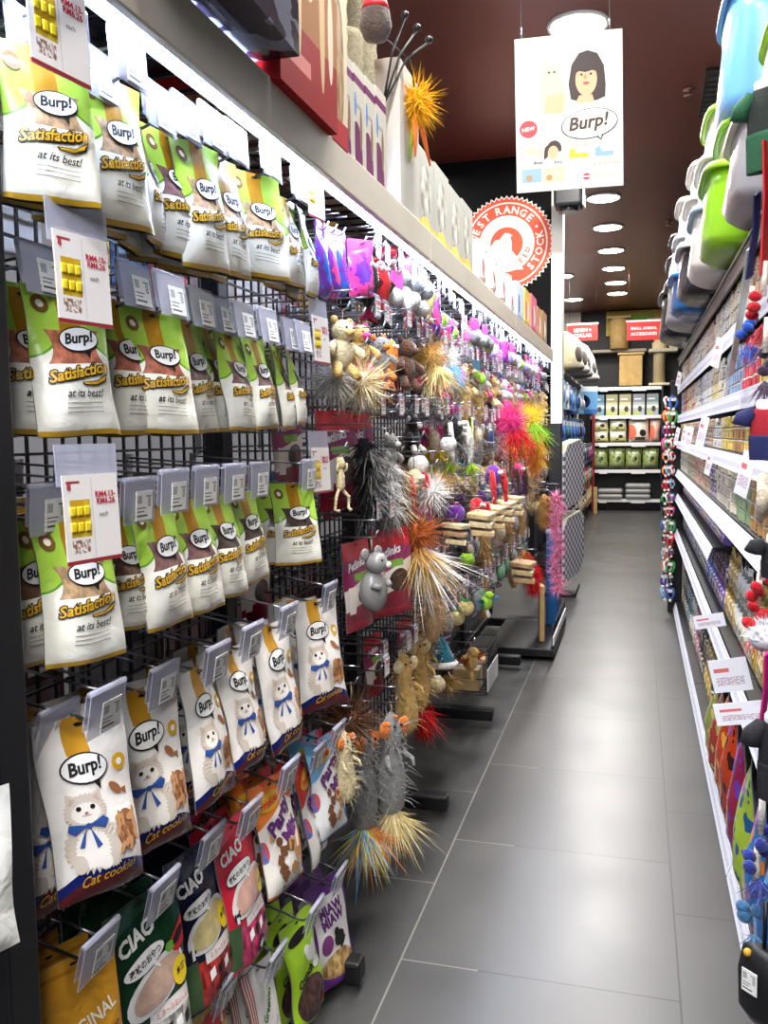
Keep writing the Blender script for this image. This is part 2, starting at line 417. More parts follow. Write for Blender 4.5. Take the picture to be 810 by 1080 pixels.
# ceiling downlights
LAMP = mat('lamp_diffuser', (255, 246, 230), 0.5, emit=30.0)
for i, (x, y) in enumerate([(LIGHT_X, y) for y in LIGHT_Y if y > 1.5] + [(-1.0, 12.4), (-1.0, 14.6)]):
    t = empty('ceiling_downlight', (x, y, CEIL))
    tag(t, f'round white ceiling downlight, {ordn(i + 1)} along the aisle from the near end' if x > -.9 else f'round white downlight over the far left rack, {"nearer" if y < 13 else "farther"} of two', 'light', 'ceiling downlights')
    MB().lathe([(0.132, -0.004), (0.148, -0.018), (0.158, -0.012), (0.160, 0.0)], 0, 28).build('trim_ring', WHITE, t)
    MB().lathe([(0.001, -0.0225), (0.10, -0.0215), (0.133, -0.016)], 0, 28).build('diffuser', LAMP, t)
for i, (x, y) in enumerate([(0.36, 6.0), (0.36, 9.6)]):
    t = MB().lathe([(0.035, 0), (0.035, -0.008), (0.012, -0.01), (0.012, -0.035), (0.03, -0.037), (0.03, -0.041), (0.001, -0.042)], 0, 14).build('ceiling_sprinkler', mat('sprinkler_steel', (150, 120, 100), 0.35, .6), None, (x - .08, y, CEIL))
    tag(t, ['small metal sprinkler head on the maroon ceiling, nearer of two', 'small metal sprinkler head on the maroon ceiling, farther of two'][i], 'sprinkler')
for i, (x0, x1, y0, y1) in enumerate([(0.36, 0.62, 5.7, 6.5), (0.40, 0.62, 9.9, 10.7)]):
    t = empty('ceiling_vent', ((x0 + x1) / 2, (y0 + y1) / 2, CEIL)); tag(t, ['dark slatted vent in the ceiling above the litter trays', 'small dark ceiling vent farther down the aisle'][i], 'vent')
    MB().box((0, 0, -.012), (x1 - x0, y1 - y0, .024), 0, None, .004).build('vent_frame', BLACK, t)
    b = MB()
    for k in range(8): b.box((0, -.3 + k * .085, -.027), (x1 - x0 - .04, .05, .006))
    b.build('vent_slat_panel', mat('vent_grey', (58, 58, 58), .5), t)
t = empty('ceiling_camera', (-0.5, 6.75, 3.05)); tag(t, 'black boxy spotlight hanging behind the white sign', 'spotlight')
MB().box((0, 0, 0), (.2, .2, .16), 0, None, .02).build('housing', BLACK, t)
MB().lathe([(0.07, -.03), (.07, 0), (.06, 0.005)], 0, 18, (0, 0, -.08)).build('lens_ring', mat('dark_steel', (60, 60, 64), .3, .8), t)
MB().box((.11, 0, .02), (.012, .16, .2)).build('bracket', CHROME, t)
MB().tube([(0, 0, .08), (0, 0, .4)], .012).build('drop_rod', BLACK, t)

# ------------------------------------------------------------------ round badge on the partition wall
ORANGE = mat('badge_orange', (226, 84, 52), 0.55); CREAM = mat('badge_cream', (244, 238, 226), 0.55)
t = empty('round_badge', (-0.985, 7.015, 2.80)); tag(t, 'round orange and cream serrated badge on the black partition wall', 'sign')
def disc(r, y, m, n=64, name='ring', star=0.0):
    pts = []
    for i in range(n):
        a = 2 * PI * i / n; rr = r * (1 - star * (i % 2)); pts.append((rr * math.cos(a), rr * math.sin(a)))
    return MB().prism(pts, y - .004, y, 0).build(name, m, t)
disc(.365, 0, CREAM, 112, 'serrated_edge', .065); disc(.352, -.002, ORANGE, 112, 'serrated_face', .06)
disc(.312, -.004, CREAM, 64, 'outer_line'); disc(.300, -.006, ORANGE, 64, 'lettered_band'); disc(.212, -.008, CREAM, 64, 'inner_band'); disc(.125, -.010, ORANGE, 48, 'centre_disc')
def arc_text(st, r, a0, da, size, m, y, flip=False):
    b = MB(); a = a0
    for ch in st:
        if ch == ' ': a -= da * .6; continue
        vs, fs, asp = text(ch, .03)
        k = size * (.35 if ch in '•' else (.3 if ch == 'I' else 1.0)) / max(asp, .001) if ch != '•' else size * .35
        k = size / asp if ch != '•' else size * .35
        p = place2(vs, 0, 0, k, a - PI / 2); cx, cz = r * math.cos(a), r * math.sin(a)
        b.add([(cx + q[0], y, cz + q[1]) for q in p], fs, 0)
        a -= da
    b.build('lettering', m, t)
arc_text('BEST RANGE', .256, R(170.6), R(14.5), .058, CREAM, -.0115)
arc_text('•', .256, R(27), 1, .058, CREAM, -.0115)
b = MB()
for ch, ad in zip('EED', (-50, -34, -18)):
    vs, fs, asp = text(ch, .03); a = R(ad); p = place2(vs, 0, 0, .040 / asp, a + PI / 2); cx, cz = .168 * math.cos(a), .168 * math.sin(a)
    b.add([(cx + q[0], -.0135, cz + q[1]) for q in p], fs, 0)
b.build('inner_lettering', ORANGE, t); b = MB()
for ch, ad in zip('STOCK', (-44, -30, -15.5, -1, 13)):
    vs, fs, asp = text(ch, .03); a = R(ad); p = place2(vs, 0, 0, .058 / asp, a + PI / 2); cx, cz = .256 * math.cos(a), .256 * math.sin(a)
    b.add([(cx + q[0], -.0115, cz + q[1]) for q in p], fs, 0)
b.build('lower_lettering', CREAM, t)
MB().prism([(-.13, -.2), (-.125, -.02), (-.09, .03), (-.05, .035), (-.035, .06), (-.01, .082), (.02, .075), (.045, .06), (.03, .045), (.04, .01), (.04, -.05), (.09, -.12), (.13, -.2)], -.0150, -.011).build('animal_silhouette', CREAM, t)

# ------------------------------------------------------------------ hanging poster
t = empty('hanging_sign', (-0.268, 3.6, 2.572), R(6), 0, R(-1.0)); tag(t, 'white hanging poster with a dark-haired girl and a speech bubble', 'sign')
SW, SH = .402, .575
MB().box((0, 0, 0), (SW, .006, SH)).build('board', mat('poster_white', (222, 221, 216), .5), t)
SKIN = mat('poster_skin', (226, 172, 136), .6); HAIR = mat('poster_hair', (52, 38, 34), .6); PGREY = mat('poster_grey', (196, 186, 168), .6)
PINKR = mat('poster_red', (226, 60, 66), .6); PYEL = mat('poster_yellow', (232, 186, 50), .6); PBLU = mat('poster_blue', (140, 172, 214), .6); PTAN = mat('poster_tan', (180, 136, 90), .6)
def P2(u, v): return ((u - .5) * SW, (v - .5) * SH)
def flat(vf, y): return [(p[0], -.003 - y, p[1]) for p in vf[0]], vf[1]
def el(b, u, v, ru, rv, lvl, rot=0, m=0):
    c = P2(u, v); q = ellp(c[0], c[1], ru * SW, rv * SH, 28, rot); b.add(*flat(q, lvl * .0006), m)
def pl(b, pts, lvl, m=0): b.add(*flat(polyp([P2(*p) for p in pts]), lvl * .0006), m)
def tx(b, st, u, v, wd, lvl, bold=.01, sh=0, rot=0, m=0):
    vs, fs, a = text(st, bold, sh); c = P2(u, v); b.add(*flat((place2(vs, c[0], c[1], wd * SW, rot), fs), lvl * .0006), m)
b = MB()
pl(b, [(.52, .58), (.50, .68), (.53, .80), (.60, .87), (.68, .885), (.77, .86), (.83, .78), (.845, .66), (.84, .58), (.76, .56), (.60, .56)], 1, 0)
el(b, .665, .70, .10, .105, 2, 0, 1)
pl(b, [(.548, .70), (.553, .80), (.60, .86), (.68, .875), (.75, .855), (.785, .79), (.785, .70), (.76, .745), (.72, .755), (.66, .745), (.60, .755), (.575, .745)], 3, 0)
pl(b, [(.60, .60), (.72, .60), (.74, .55), (.56, .55)], 1.5, 1)
el(b, .622, .732, .012, .008, 3, 0, 0); el(b, .708, .732, .012, .008, 3, 0, 0); el(b, .665, .675, .03, .008, 3, 0, 2)
pl(b, [(.635, .715), (.655, .70), (.67, .70), (.665, .735)], 3, 3)
b.build('girl_picture', [HAIR, SKIN, PINKR, PTAN], t)
b = MB(); el(b, .36, .62, .13, .14, 1, .25, 0); el(b, .34, .75, .085, .06, 1.5, 0, 0); el(b, .32, .765, .01, .007, 2, 0, 1); el(b, .37, .765, .01, .007, 2, 0, 1); pl(b, [(.26, .78), (.28, .84), (.33, .80)], 1.4, 0); pl(b, [(.37, .80), (.43, .83), (.42, .77)], 1.4, 0)
pl(b, [(.26, .50), (.30, .62), (.46, .62), (.44, .50)], 1.2, 2); b.build('cat_picture', [PGREY, HAIR, SKIN], t)
b = MB(); el(b, .69, .415, .265, .097, 4, .09, 0); el(b, .69, .415, .255, .092, 5, .09, 1); pl(b, [(.74, .34), (.80, .30), (.82, .345)], 4, 0); pl(b, [(.75, .345), (.795, .313), (.805, .345)], 5, 1); tx(b, 'Burp!', .685, .415, .38, 6, .03, .25, .1, 2)
b.build('speech_bubble', [HAIR, WHITE, mat('poster_brown', (74, 50, 24), .6)], t)
b = MB(); el(b, .12, .41, .085, .056, 2, 0, 0); tx(b, 'NEW', .12, .41, .12, 3, .02, 0, .12, 1); b.build('new_badge', [PINKR, WHITE], t)
b = MB()
pl(b, [(.05, .06), (.24, .06), (.24, .15), (.05, .15)], 1, 0); pl(b, [(.25, .05), (.46, .05), (.46, .15), (.25, .15)], 1, 1)
el(b, .12, .09, .03, .02, 2, 0, 3); el(b, .31, .085, .03, .02, 2, 0, 3)
el(b, .13, .27, .06, .035, 1, 0, 2); el(b, .23, .25, .05, .03, 1, 0, 2); el(b, .36, .27, .07, .055, 1, 0, 4); el(b, .35, .245, .05, .045, 2, 0, 5); pl(b, [(.27, .17), (.28, .25), (.44, .25), (.45, .17)], 1.5, 6); pl(b, [(.26, .20), (.27, .28), (.30, .30), (.30, .22)], 2, 4)
tx(b, 'Burp!', .21, .185, .09, 3, .02, .2, 0, 4); tx(b, 'Burp!', .40, .18, .09, 3, .02, .2, 0, 4)
pl(b, [(.50, .20), (.50, .25), (.54, .27), (.57, .23), (.68, .23), (.68, .20)], 1, 7); pl(b, [(.74, .20), (.74, .25), (.78, .27), (.81, .23), (.91, .23), (.91, .20)], 1, 8)
tx(b, 'Available in', .63, .285, .25, 1, 0, .2, .03, 3); tx(b, 'Cat Formula', .82, .155, .28, 1, 0, .2, .03, 3)
el(b, .66, .075, .035, .022, 1, 0, 9); pl(b, [(.625, .07), (.695, .07), (.695, .08), (.625, .08)], 2, 6)
tx(b, 'Made in the UK', .83, .085, .24, 1, 0, 0, .03, 3); tx(b, 'satisfaction at its best', .83, .065, .24, 1, 0, 0, .03, 3)
b.build('product_pictures', [PBLU, mat('poster_cream', (220, 206, 166), .6), PGREY, PTAN, HAIR, SKIN, WHITE, PYEL, PBLU, PINKR], t)
for s in (-1, 1):
    q = MB().tube([(s * .165 - .01, 0, SH / 2 - .005), (s * .165 - .012, 0, CEIL - 2.575)], .0022, 0, 5); q.lathe([(.005, 0), (.006, .02), (.003, .04)], 0, 8, (s * .165 - .01, 0, SH / 2)); q.build('hanging_wire', CHROME, t)

# ------------------------------------------------------------------ left racks: uprights, wire grid, canopy
GX = -0.98                      # plane of the wire grid
BAY = [0.98 + 1.025 * i for i in range(6)]
for i in range(5):
    y0, y1 = BAY[i], BAY[i + 1]
    t = empty('display_rack', (GX, y0, 0)); tag(t, f'black wire grid display rack with feet, {ordn(i + 1)} bay from the near end', 'rack', 'black grid racks')
    L = y1 - y0
    def upright(y, wide=.05):
        b = MB().box((0, y - .026 if y else .026, .99), (.05, wide, 1.78), 0, None, .004)
        return b
    if i == 0:
        MB().box((.14, -.125, .98), (.29, .055, 1.80), 0, None, .004).build('end_post', BLACK, t)
        MB().box((.17, -.125, .05), (.36, .06, .06), 0, None, .006).build('foot', BLACK, t)
    upright(L).build('upright', BLACK, t)
    MB().box((.165, L - .03, .05), (.37, .055, .055), 0, None, .008).build('foot', BLACK, t)
    b = MB()
    for k in range(1, 21): b.box((.0, L * k / 21, .98), (.005, .005, 1.74))
    for k in range(35): b.box((.005, L / 2, .12 + k * .0502), (.005, L - .06, .005))
    b.build('grid_panel', WIRE, t)
    MB().box((0, L / 2, .09), (.045, L - .05, .05), 0, None, .004).build('bottom_rail', BLACK, t)
    MB().box((0, L / 2, 1.86), (.045, L - .06, .035), 0, None, .004).build('top_rail', BLACK, t)
FASC = mat('fascia_beige', (206, 196, 180), 0.5)
LED = mat('led_tube', (206, 222, 255), 0.5, emit=LED_E)
for i, (y0, y1) in enumerate([(-1.25, 0.745), (0.755, 2.745), (2.755, 4.745), (4.755, 6.9)]):
    t = empty('canopy_shelf', (-0.62, y0, 1.885)); L = y1 - y0
    tag(t, f'beige canopy shelf with white light strip, {ordn(i + 1)} section from the near end', 'shelf', 'canopy shelves above the racks')
    MB().box((-.008, L / 2, .043), (.016, L, .088), 0, None, .003).build('fascia', FASC, t)
    b = MB()
    for k in range(int(L / .075)): b.box((-.30, .04 + k * .075, .07), (.56, .006, .006))
    for k in range(8): b.box((-.04 - k * .072, L / 2, .064), (.006, L - .02, .006))
    b.build('wire_deck', WIRE, t)
    MB().box((-.028, L / 2, .006), (.022, L - .02, .014), 0, None, .004).build('light_strip', LED, t)
    MB().box((-.045, L / 2, .03), (.012, L - .02, .05)).build('light_housing', WHITE, t)

# ------------------------------------------------------------------ price flaps on hooks
PRICE = lay('price_paper', (244, 242, 236), [('rect', .08, .34, .58, .86, ('bar', 34, (20, 20, 20), (240, 240, 236))), ('rect', .60, .92, .80, .84, (60, 60, 60)), ('rect', .72, .90, .45, .78, ('noi', 30, (240, 238, 230), (70, 60, 60))), ('rect', .08, .60, .40, .44, (110, 105, 100)), ('rect', .08, .50, .28, .32, (110, 105, 100)), ('rect', .08, .7, .12, .18, (60, 60, 60))], .6)
PRICER = lay('toy_price_paper', (240, 232, 228), [('rect', .08, .92, .64, .9, ('noi', 16, (214, 150, 150), (196, 96, 104))), ('rect', .1, .9, .42, .5, (150, 140, 140)), ('rect', .1, .7, .22, .28, (150, 140, 140))], .6)
TOYFL = lay('toy_price_lilac', (222, 216, 230), [('rect', .08, .92, .64, .9, ('noi', 16, (200, 160, 176), (170, 110, 130))), ('rect', .1, .9, .38, .46, (150, 140, 150))], .6)
def hook_proto(style):
    t = empty('display_hook', (0, 0, 0)); L = .26 if style != 'bare' else .38
    b = MB().tube([(.0, L + .0, .0), (.0, .012, .0), (0, 0, .004), (0, -.008, .02)], .0026, 0, 6)
    b.tube([(0.0, L, .045), (0, .02, .045), (0, -.012, .045)], .0022, 0, 6)
    b.box((0, L, .022), (.02, .006, .06)); b.build('wire_hook', CHROME if style != 'toy' else CHROME, t)
    if style == 'wide':
        h = MB(); h.tube([(-.041, -.016, .052), (.041, -.016, .052)], .0045, 0, 8)
        h.box((0, -.019, .020), (.082, .0016, .062)); h.box((0, -.012, .026), (.082, .0012, .05)); h = h.build('price_flap', CLEAR, t)
        MB().box((.008, -.0212, .014), (.044, .0012, .042)).build('price_label', PRICE, h)
    elif style == 'toy':
        h = MB(); h.box((0, -.019, .016), (.044, .0016, .056)); h.tube([(-.022, -.016, .046), (.022, -.016, .046)], .003, 0, 6); h = h.build('price_flap', CLEAR, t)
        MB().box((0, -.0208, .015), (.038, .001, .044)).build('price_label', PRICER, h)
    return t
HW, HT, HB = hook_proto('wide'), hook_proto('toy'), hook_proto('bare')
USED = set()
def put_hook(proto, y, x, z, row, tilt=0.0, yaw=0.0, bare=False):
    t = proto if proto.name not in USED else dup(proto)
    USED.add(proto.name)
    t.location = (x, y, z); t.rotation_euler = (R(tilt), 0, R(90 - yaw))
    k = nth('hook' + row)
    wide = proto is HW
    tag(t, f'hook with {"wide clear price flap" if wide else "small square price tag"}, {k} along the {row}', 'hook', f'price hooks of the {row}')
    return t

# promo cards with two prices
CARD = lay('promo_card_print', (243, 236, 230), [('rect', 0, 1, 0, .045, (150, 40, 48)), ('rect', .50, .515, .06, .96, (214, 206, 204)), ('rect', .10, .46, .30, .72, ('vor', 7, (250, 226, 60), (206, 160, 30))), ('rect', .1, .42, .12, .27, ('noi', 22, (243, 236, 230), (140, 90, 60))), ('rect', .06, .3, .9, .93, (160, 60, 60))], .4)
def promo(p, yaw, row, look, sz=1.0):
    t = empty('promo_card', p, R(90 - yaw), R(-3)); s = .088 * sz; hh = .108 * sz
    tag(t, look, 'price card', 'price cards with small yellow tins')
    MB().box((0, 0, -hh / 2), (s, .002, hh)).build('card', CARD, t)
    b = MB()
    vs, fs, a = text('RM4.13-\nRM6.26', .035)
    b.add([(q[0], -.0016, q[1]) for q in place2(vs, s * .255, -hh * .27, s * .38)], fs, 0)
    vs, fs, a = text('8', .04); b.add([(q[0], -.0016, q[1]) for q in place2(vs, -s * .40, -hh * .13, s * .07)], fs, 0)
    vs, fs, a = text('each', .0); b.add([(q[0], -.0016, q[1]) for q in place2(vs, s * .2, -hh * .46, s * .16)], fs, 1)
    b.build('price_lettering', [mat('price_crimson', (190, 30, 56), .5), INK], t)
    c = MB()
    for i in range(2):
        for j in range(3): c.lathe([(s * .05, 0), (s * .055, s * .02), (s * .055, s * .11), (s * .05, s * .13)], 0, 10, (-s * .36 + j * s * .125, -.002, -hh * (.46 + .18 * i)), True, None, 1, .12)
    c.build('tin_pictures', mat('tin_yellow', (244, 214, 40), .4), t)
    MB().box((0, .003, .012), (s * 1.12, .0016, .05)).build('clear_holder', CLEAR, t)
    return t
# ------------------------------------------------------------------ treat bags
def bag_obj(name, w, h, t, seed, mats, decs, flat_top=.12, fold=.0, nx=16, nz=24):
    """pillow-shaped hanging bag, hang hole at the origin; decs = [(verts(u,v), faces, material index, level)]"""
    rn = random.Random(seed); ph = [rn.uniform(0, 6.28) for _ in range(6)]
    def S(u, v):
        prof = 0.0
        if v < 1 - flat_top: q = v / (1 - flat_top); prof = min(1.0, (1 - q) * 1.9) ** .7 * min(1.0, .55 + q * 2.6) if q > .02 else .25
        side = max(0.0, math.sin(PI * u)) ** .55
        bul = t * prof * side
        wr = .0016 * math.sin(9 * u + 7 * v + ph[0]) + .0018 * math.sin(4 * u - 11 * v + ph[1]) + .0022 * math.sin(3 * PI * u + ph[2]) * (1 - v)
        x = (u - .5) * w * (1 - .05 * math.sin(PI * v) ** 2 + .02 * math.sin(5 * v + ph[3])) + .003 * math.sin(4 * v + ph[4])
        z = -h + (h + .012) * v + .002 * math.sin(5 * u + ph[5])
        return x, z, bul, wr
    def front(u, v): x, z, bu, wr = S(u, v); return V((x, -bu * .62 - wr - .0012, z))
    def back(u, v): x, z, bu, wr = S(1 - u, v); return V((x, bu * .38 - wr + .0012, z))
    b = MB(); b.grid(front, nx, nz, 0); b.grid(back, 8, 12, 1)
    for k in range(nz):      # side seams
        for s in (0, 1):
            a, c = front(s, k / nz), front(s, (k + 1) / nz); a2, c2 = back(1 - s, k / nz), back(1 - s, (k + 1) / nz)
            b.add([a, a2, c2, c], [(0, 1, 2, 3)], 1)
    def fn(u, v, off): p = front(min(max(u, 0), 1), min(max(v, 0), 1)); return V((p.x, p.y - off, p.z))
    for vs, fs, m, lvl in decs: b.add([fn(q[0], q[1], .0008 + .0007 * lvl) for q in vs], fs, m)
    b.add([fn(q[0], q[1], .002) for q in ellp(.5, .955, .05, .011, 12)[0]], ringf(12), 2)
    return b.build(name, mats)
def T(st, cu, cv, wd, m, lvl, w, h, bold=0.0, sh=0.0, rot=0.0):
    vs, fs, a = text(st, bold, sh); return (place2(vs, cu, cv, wd, rot, w / h), fs, m, lvl)
def E_(cu, cv, ru, rv, m, lvl, rot=0.0, n=22): v, f = ellp(cu, cv, ru, rv, n, rot); return (v, f, m, lvl)
def fur(cu, cv, ru, rv, m, lvl, sd=1, n=56):
    rn = random.Random(sd); pts = []
    for i in range(n):
        a = 2 * PI * i / n; k = 1.06 if i % 2 else rn.uniform(.86, .95)
        pts.append((cu + ru * k * math.cos(a), cv + rv * k * math.sin(a)))
    v, f = starp(pts, 9); return (v, f, m, lvl)
def Pg(pts, m, lvl): v, f = starp(pts) if len(pts) < 5 else polyp(pts); return (v, f, m, lvl)
PLAINB = mat('foil_back', (150, 152, 150), .3, .4)
LIME, LEAF, GSTR, CRM = (172, 212, 74), (96, 164, 40), (176, 126, 24), (244, 240, 224)
def burp(cu, cv, s, w, h, ink=2, paper=3, lv=2):
    k = w / h
    return [E_(cu, cv, s, s * .56 * k, ink, lv), E_(cu, cv, s * .94, s * .50 * k, paper, lv + 1), Pg([(cu + s * .1, cv - s * .42 * k), (cu + s * .42, cv - s * .85 * k), (cu + s * .5, cv - s * .36 * k)], ink, lv), T('Burp!', cu, cv, s * 1.45, ink, lv + 2, w, h, .035, .22, .06)]
def sat_front(win):
    return lay(f'lime_bag_print_{win[0]}_{win[1]}_{win[2]}', CRM, [('above', .575, .07, 1, LEAF), ('above', .60, .08, 1, LIME), ('hour', .5, .575, .27, 6.0, .115, ('noi', 12, win, tuple(int(c * .78) for c in win))), ('rect', .36, .62, .68, 1.0, GSTR), ('rect', 0, 1, 0, .032, (206, 160, 44))], .32, .5, .12)
WINS = [(206, 124, 92), (186, 112, 88), (196, 160, 120), (128, 90, 70), (134, 96, 92), (84, 70, 58)]
SWD, SHT = .126, .2
def sat_decs():
    w, h = SWD, SHT
    d = burp(.56, .625, .25, w, h)
    d += [E_(.17, .865, .10, .10 * w / h, 5, 1), E_(.17, .865, .045, .045 * w / h, 6, 2)]
    d += [T('Satisfaction', .5, .405, .80, 2, 2, w, h, .10, .3, .14), T('Satisfaction', .5, .405, .775, 4, 3.2, w, h, .022, .3, .14)]
    d += [Pg([(.50, .335), (.72, .345), (.88, .40), (.84, .34), (.70, .31), (.52, .315)], 2, 2), Pg([(.52, .332), (.72, .338), (.86, .385), (.82, .345), (.70, .318), (.54, .32)], 4, 3)]
    d += [T('at its best!', .54, .265, .50, 2, 2, w, h, .012, .35)]
    for k in range(3): d.append(Pg([(.28, .20 - .03 * k), (.76, .20 - .03 * k), (.76, .206 - .03 * k), (.28, .206 - .03 * k)], 7, 1))
    return d
DGREY = mat('print_grey', (160, 156, 146), .5); BROWNP = mat('print_brown', (120, 84, 30), .5); CREAMP = mat('print_cream', (246, 238, 214), .5)
SATM = lambda win: [sat_front(win), PLAINB, INK, PAPER, GOLD, BROWNP, CREAMP, DGREY]
PROTO = {}
def sat_proto(i):
    if ('sat', i) not in PROTO: PROTO['sat', i] = bag_obj('treat_bag', SWD, SHT, .034, 11 + i, SATM(WINS[0]), sat_decs())
    return PROTO['sat', i]
KWD, KHT = .128, .215
def kit_front(): return lay('kitten_bag_print', (240, 234, 226), [('rect', .30, .56, .79, 1.0, (206, 150, 40)), ('ell', .5, -.24, .85, .42, (22, 34, 104)), ('ell', .5, -.30, .85, .42, (96, 30, 34))], .24, .5, .1)
def kit_decs():
    w, h = KWD, KHT
    d = burp(.44, .715, .26, w, h)
    CR, PK, BL, BR, TR = 4, 5, 6, 7, 8
    d += [E_(.84, .70, .085, .085 * w / h, 9, 1), E_(.84, .70, .035, .035 * w / h, 3, 2)]
    d += [E_(.74, .565, .085, .030, BR, 1, -.35), Pg([(.80, .545), (.88, .50), (.885, .55)], BR, 1)]
    d += [fur(.36, .30, .27, .16, CR, 1, 2), fur(.36, .27, .17, .11, 11, 1.5, 3), fur(.34, .49, .215, .092, CR, 2, 4), fur(.34, .475, .15, .06, 11, 2.4, 5), Pg([(.16, .52), (.17, .60), (.28, .57)], CR, 2), Pg([(.40, .57), (.51, .60), (.52, .52)], CR, 2), fur(.54, .24, .14, .09, CR, 1.2, 6), fur(.22, .20, .07, .05, CR, 2.0, 7), fur(.46, .19, .07, .045, 11, 2.1, 8), Pg([(.19, .53), (.195, .575), (.255, .56)], PK, 2.6), Pg([(.425, .56), (.485, .575), (.49, .53)], PK, 2.6)]
    d += [E_(.27, .505, .026, .014, 2, 3), E_(.41, .505, .026, .014, 2, 3), E_(.34, .475, .020, .008, 10, 3), E_(.34, .462, .05, .006, PK, 2.6)]
    d += [E_(.34, .402, .035, .016, BL, 3.6), Pg([(.34, .405), (.15, .43), (.13, .395), (.20, .365)], BL, 3), Pg([(.34, .405), (.50, .445), (.55, .42), (.50, .375)], BL, 3), Pg([(.32, .40), (.23, .29), (.28, .285)], BL, 3), Pg([(.35, .40), (.40, .27), (.45, .285)], BL, 3)]
    rn = random.Random(5); d.append(E_(.78, .32, .15, .115, BR, 1.5))
    for k in range(24): d.append(E_(.78 + rn.uniform(-.12, .12), .32 + rn.uniform(-.09, .09), .05, .022, TR if k % 3 else BR, 2 + k * .05, rn.uniform(0, 3), 8))
    d += [T('Cat cookies', .52, .12, .62, 9, 2, w, h, .01, .4, .12)]
    return d
KITM = [kit_front(), PLAINB, INK, PAPER, mat('kitten_cream', (206, 192, 176), .6), mat('kitten_shade', (190, 170, 160), .6), mat('bow_blue', (44, 80, 150), .5), mat('biscuit_brown', (150, 96, 56), .6), mat('biscuit_tan', (196, 142, 96), .6), GOLD, mat('kitten_nose', (170, 110, 110), .6), mat('kitten_light', (238, 230, 220), .6)]
def kit_proto(i):
    if ('kit', i) not in PROTO: PROTO['kit', i] = bag_obj('treat_bag', KWD, KHT, .034, 31 + i, KITM, kit_decs())
    return PROTO['kit', i]
CIAO = {'green': ((22, 58, 34), (204, 170, 150)), 'navy': ((24, 28, 52), (222, 204, 140)), 'red': ((206, 40, 60), (226, 178, 160))}
def ciao_proto(c):
    if c in PROTO: return PROTO[c]
    w, h = (.142, .235) if c == 'green' else (.125, .225)
    base, food = CIAO[c]
    low = (214, 60, 110) if c == 'red' else ((196, 60, 58) if c == 'navy' else (206, 200, 190))
    fr = lay(f'{c}_pouch_print', base, [('diag', .90, .1, tuple(min(255, int(q * 1.25 + 8)) for q in base)), ('rect', 0, 1, 0, .30, ('noi', 9, low, tuple(int(q * .6) for q in low))), ('rect', .35, 1, .27, .36, (240, 236, 230)), ('rect', 0, .22, 0, .32, (70, 96, 60)), ('rect', 0, 1, 0, .02, base)], .22, .6, .12)
    d = [T('CIAO', .36, .80, .52, 3, 2, w, h, .04, .1, .15), T('ちゅ〜る', .76, .88, .36, 3, 2, w, h, .03, 0, .25)]
    d += [E_(.50, .49, .44, .13, 3, 1, .14), E_(.52, .49, .38, .105, 4, 2, .14), E_(.38, .655, .30, .058, 2, 3, .1), E_(.38, .655, .285, .052, 3, 3.6, .1), Pg([(.44, .62), (.56, .57), (.52, .63)], 3, 3), T('液状のおやつ', .38, .655, .46, 2, 4.6, w, h, .02, 0, .16), E_(.86, .47, .14, .085, 5, 3), T('本格', .86, .48, .16, 2, 4, w, h, .02, 0, .2)]
    d += [T('とろ〜りおいしい', .68, .315, .52, 6, 2, w, h, .01, 0, .0), E_(.62, .08, .12, .06, 2, 2), T('4本', .62, .08, .15, 3, 3, w, h, .03)]
    if c == 'green': d += [Pg([(.70, .64), (.98, .78), (.98, .62), (.80, .56)], 6, 1.5), E_(.74, .64, .07, .03, 7, 2), E_(.88, .68, .10, .03, 2, 2.2, .4)]
    else: d += [Pg([(.08, .36), (.20, .38), (.20, .43), (.08, .41)], 2, 2), T('1', .14, .40, .05, 3, 3, w, h, .04)]
    for k in range(4): d.append(Pg([(.36 + .15 * k, .16), (.46 + .15 * k, .18), (.46 + .15 * k, .24), (.36 + .15 * k, .22)], 2 if k % 2 else 3, 1))
    PROTO[c] = bag_obj('treat_pouch', w, h, .022, 50 + len(c), [fr, PLAINB, INK, PAPER, mat(f'{c}_food', food, .5, mottle=.2, ms=60), mat('print_yellow', (250, 214, 30), .4), RED, mat('print_green', (110, 170, 60), .5)], d)
    return PROTO[c]
PURP = mat('print_purple', (96, 36, 110), .5); KIB = mat('kibble_brown', (116, 72, 40), .6); KIB2 = mat('kibble_tan', (190, 140, 90), .6)
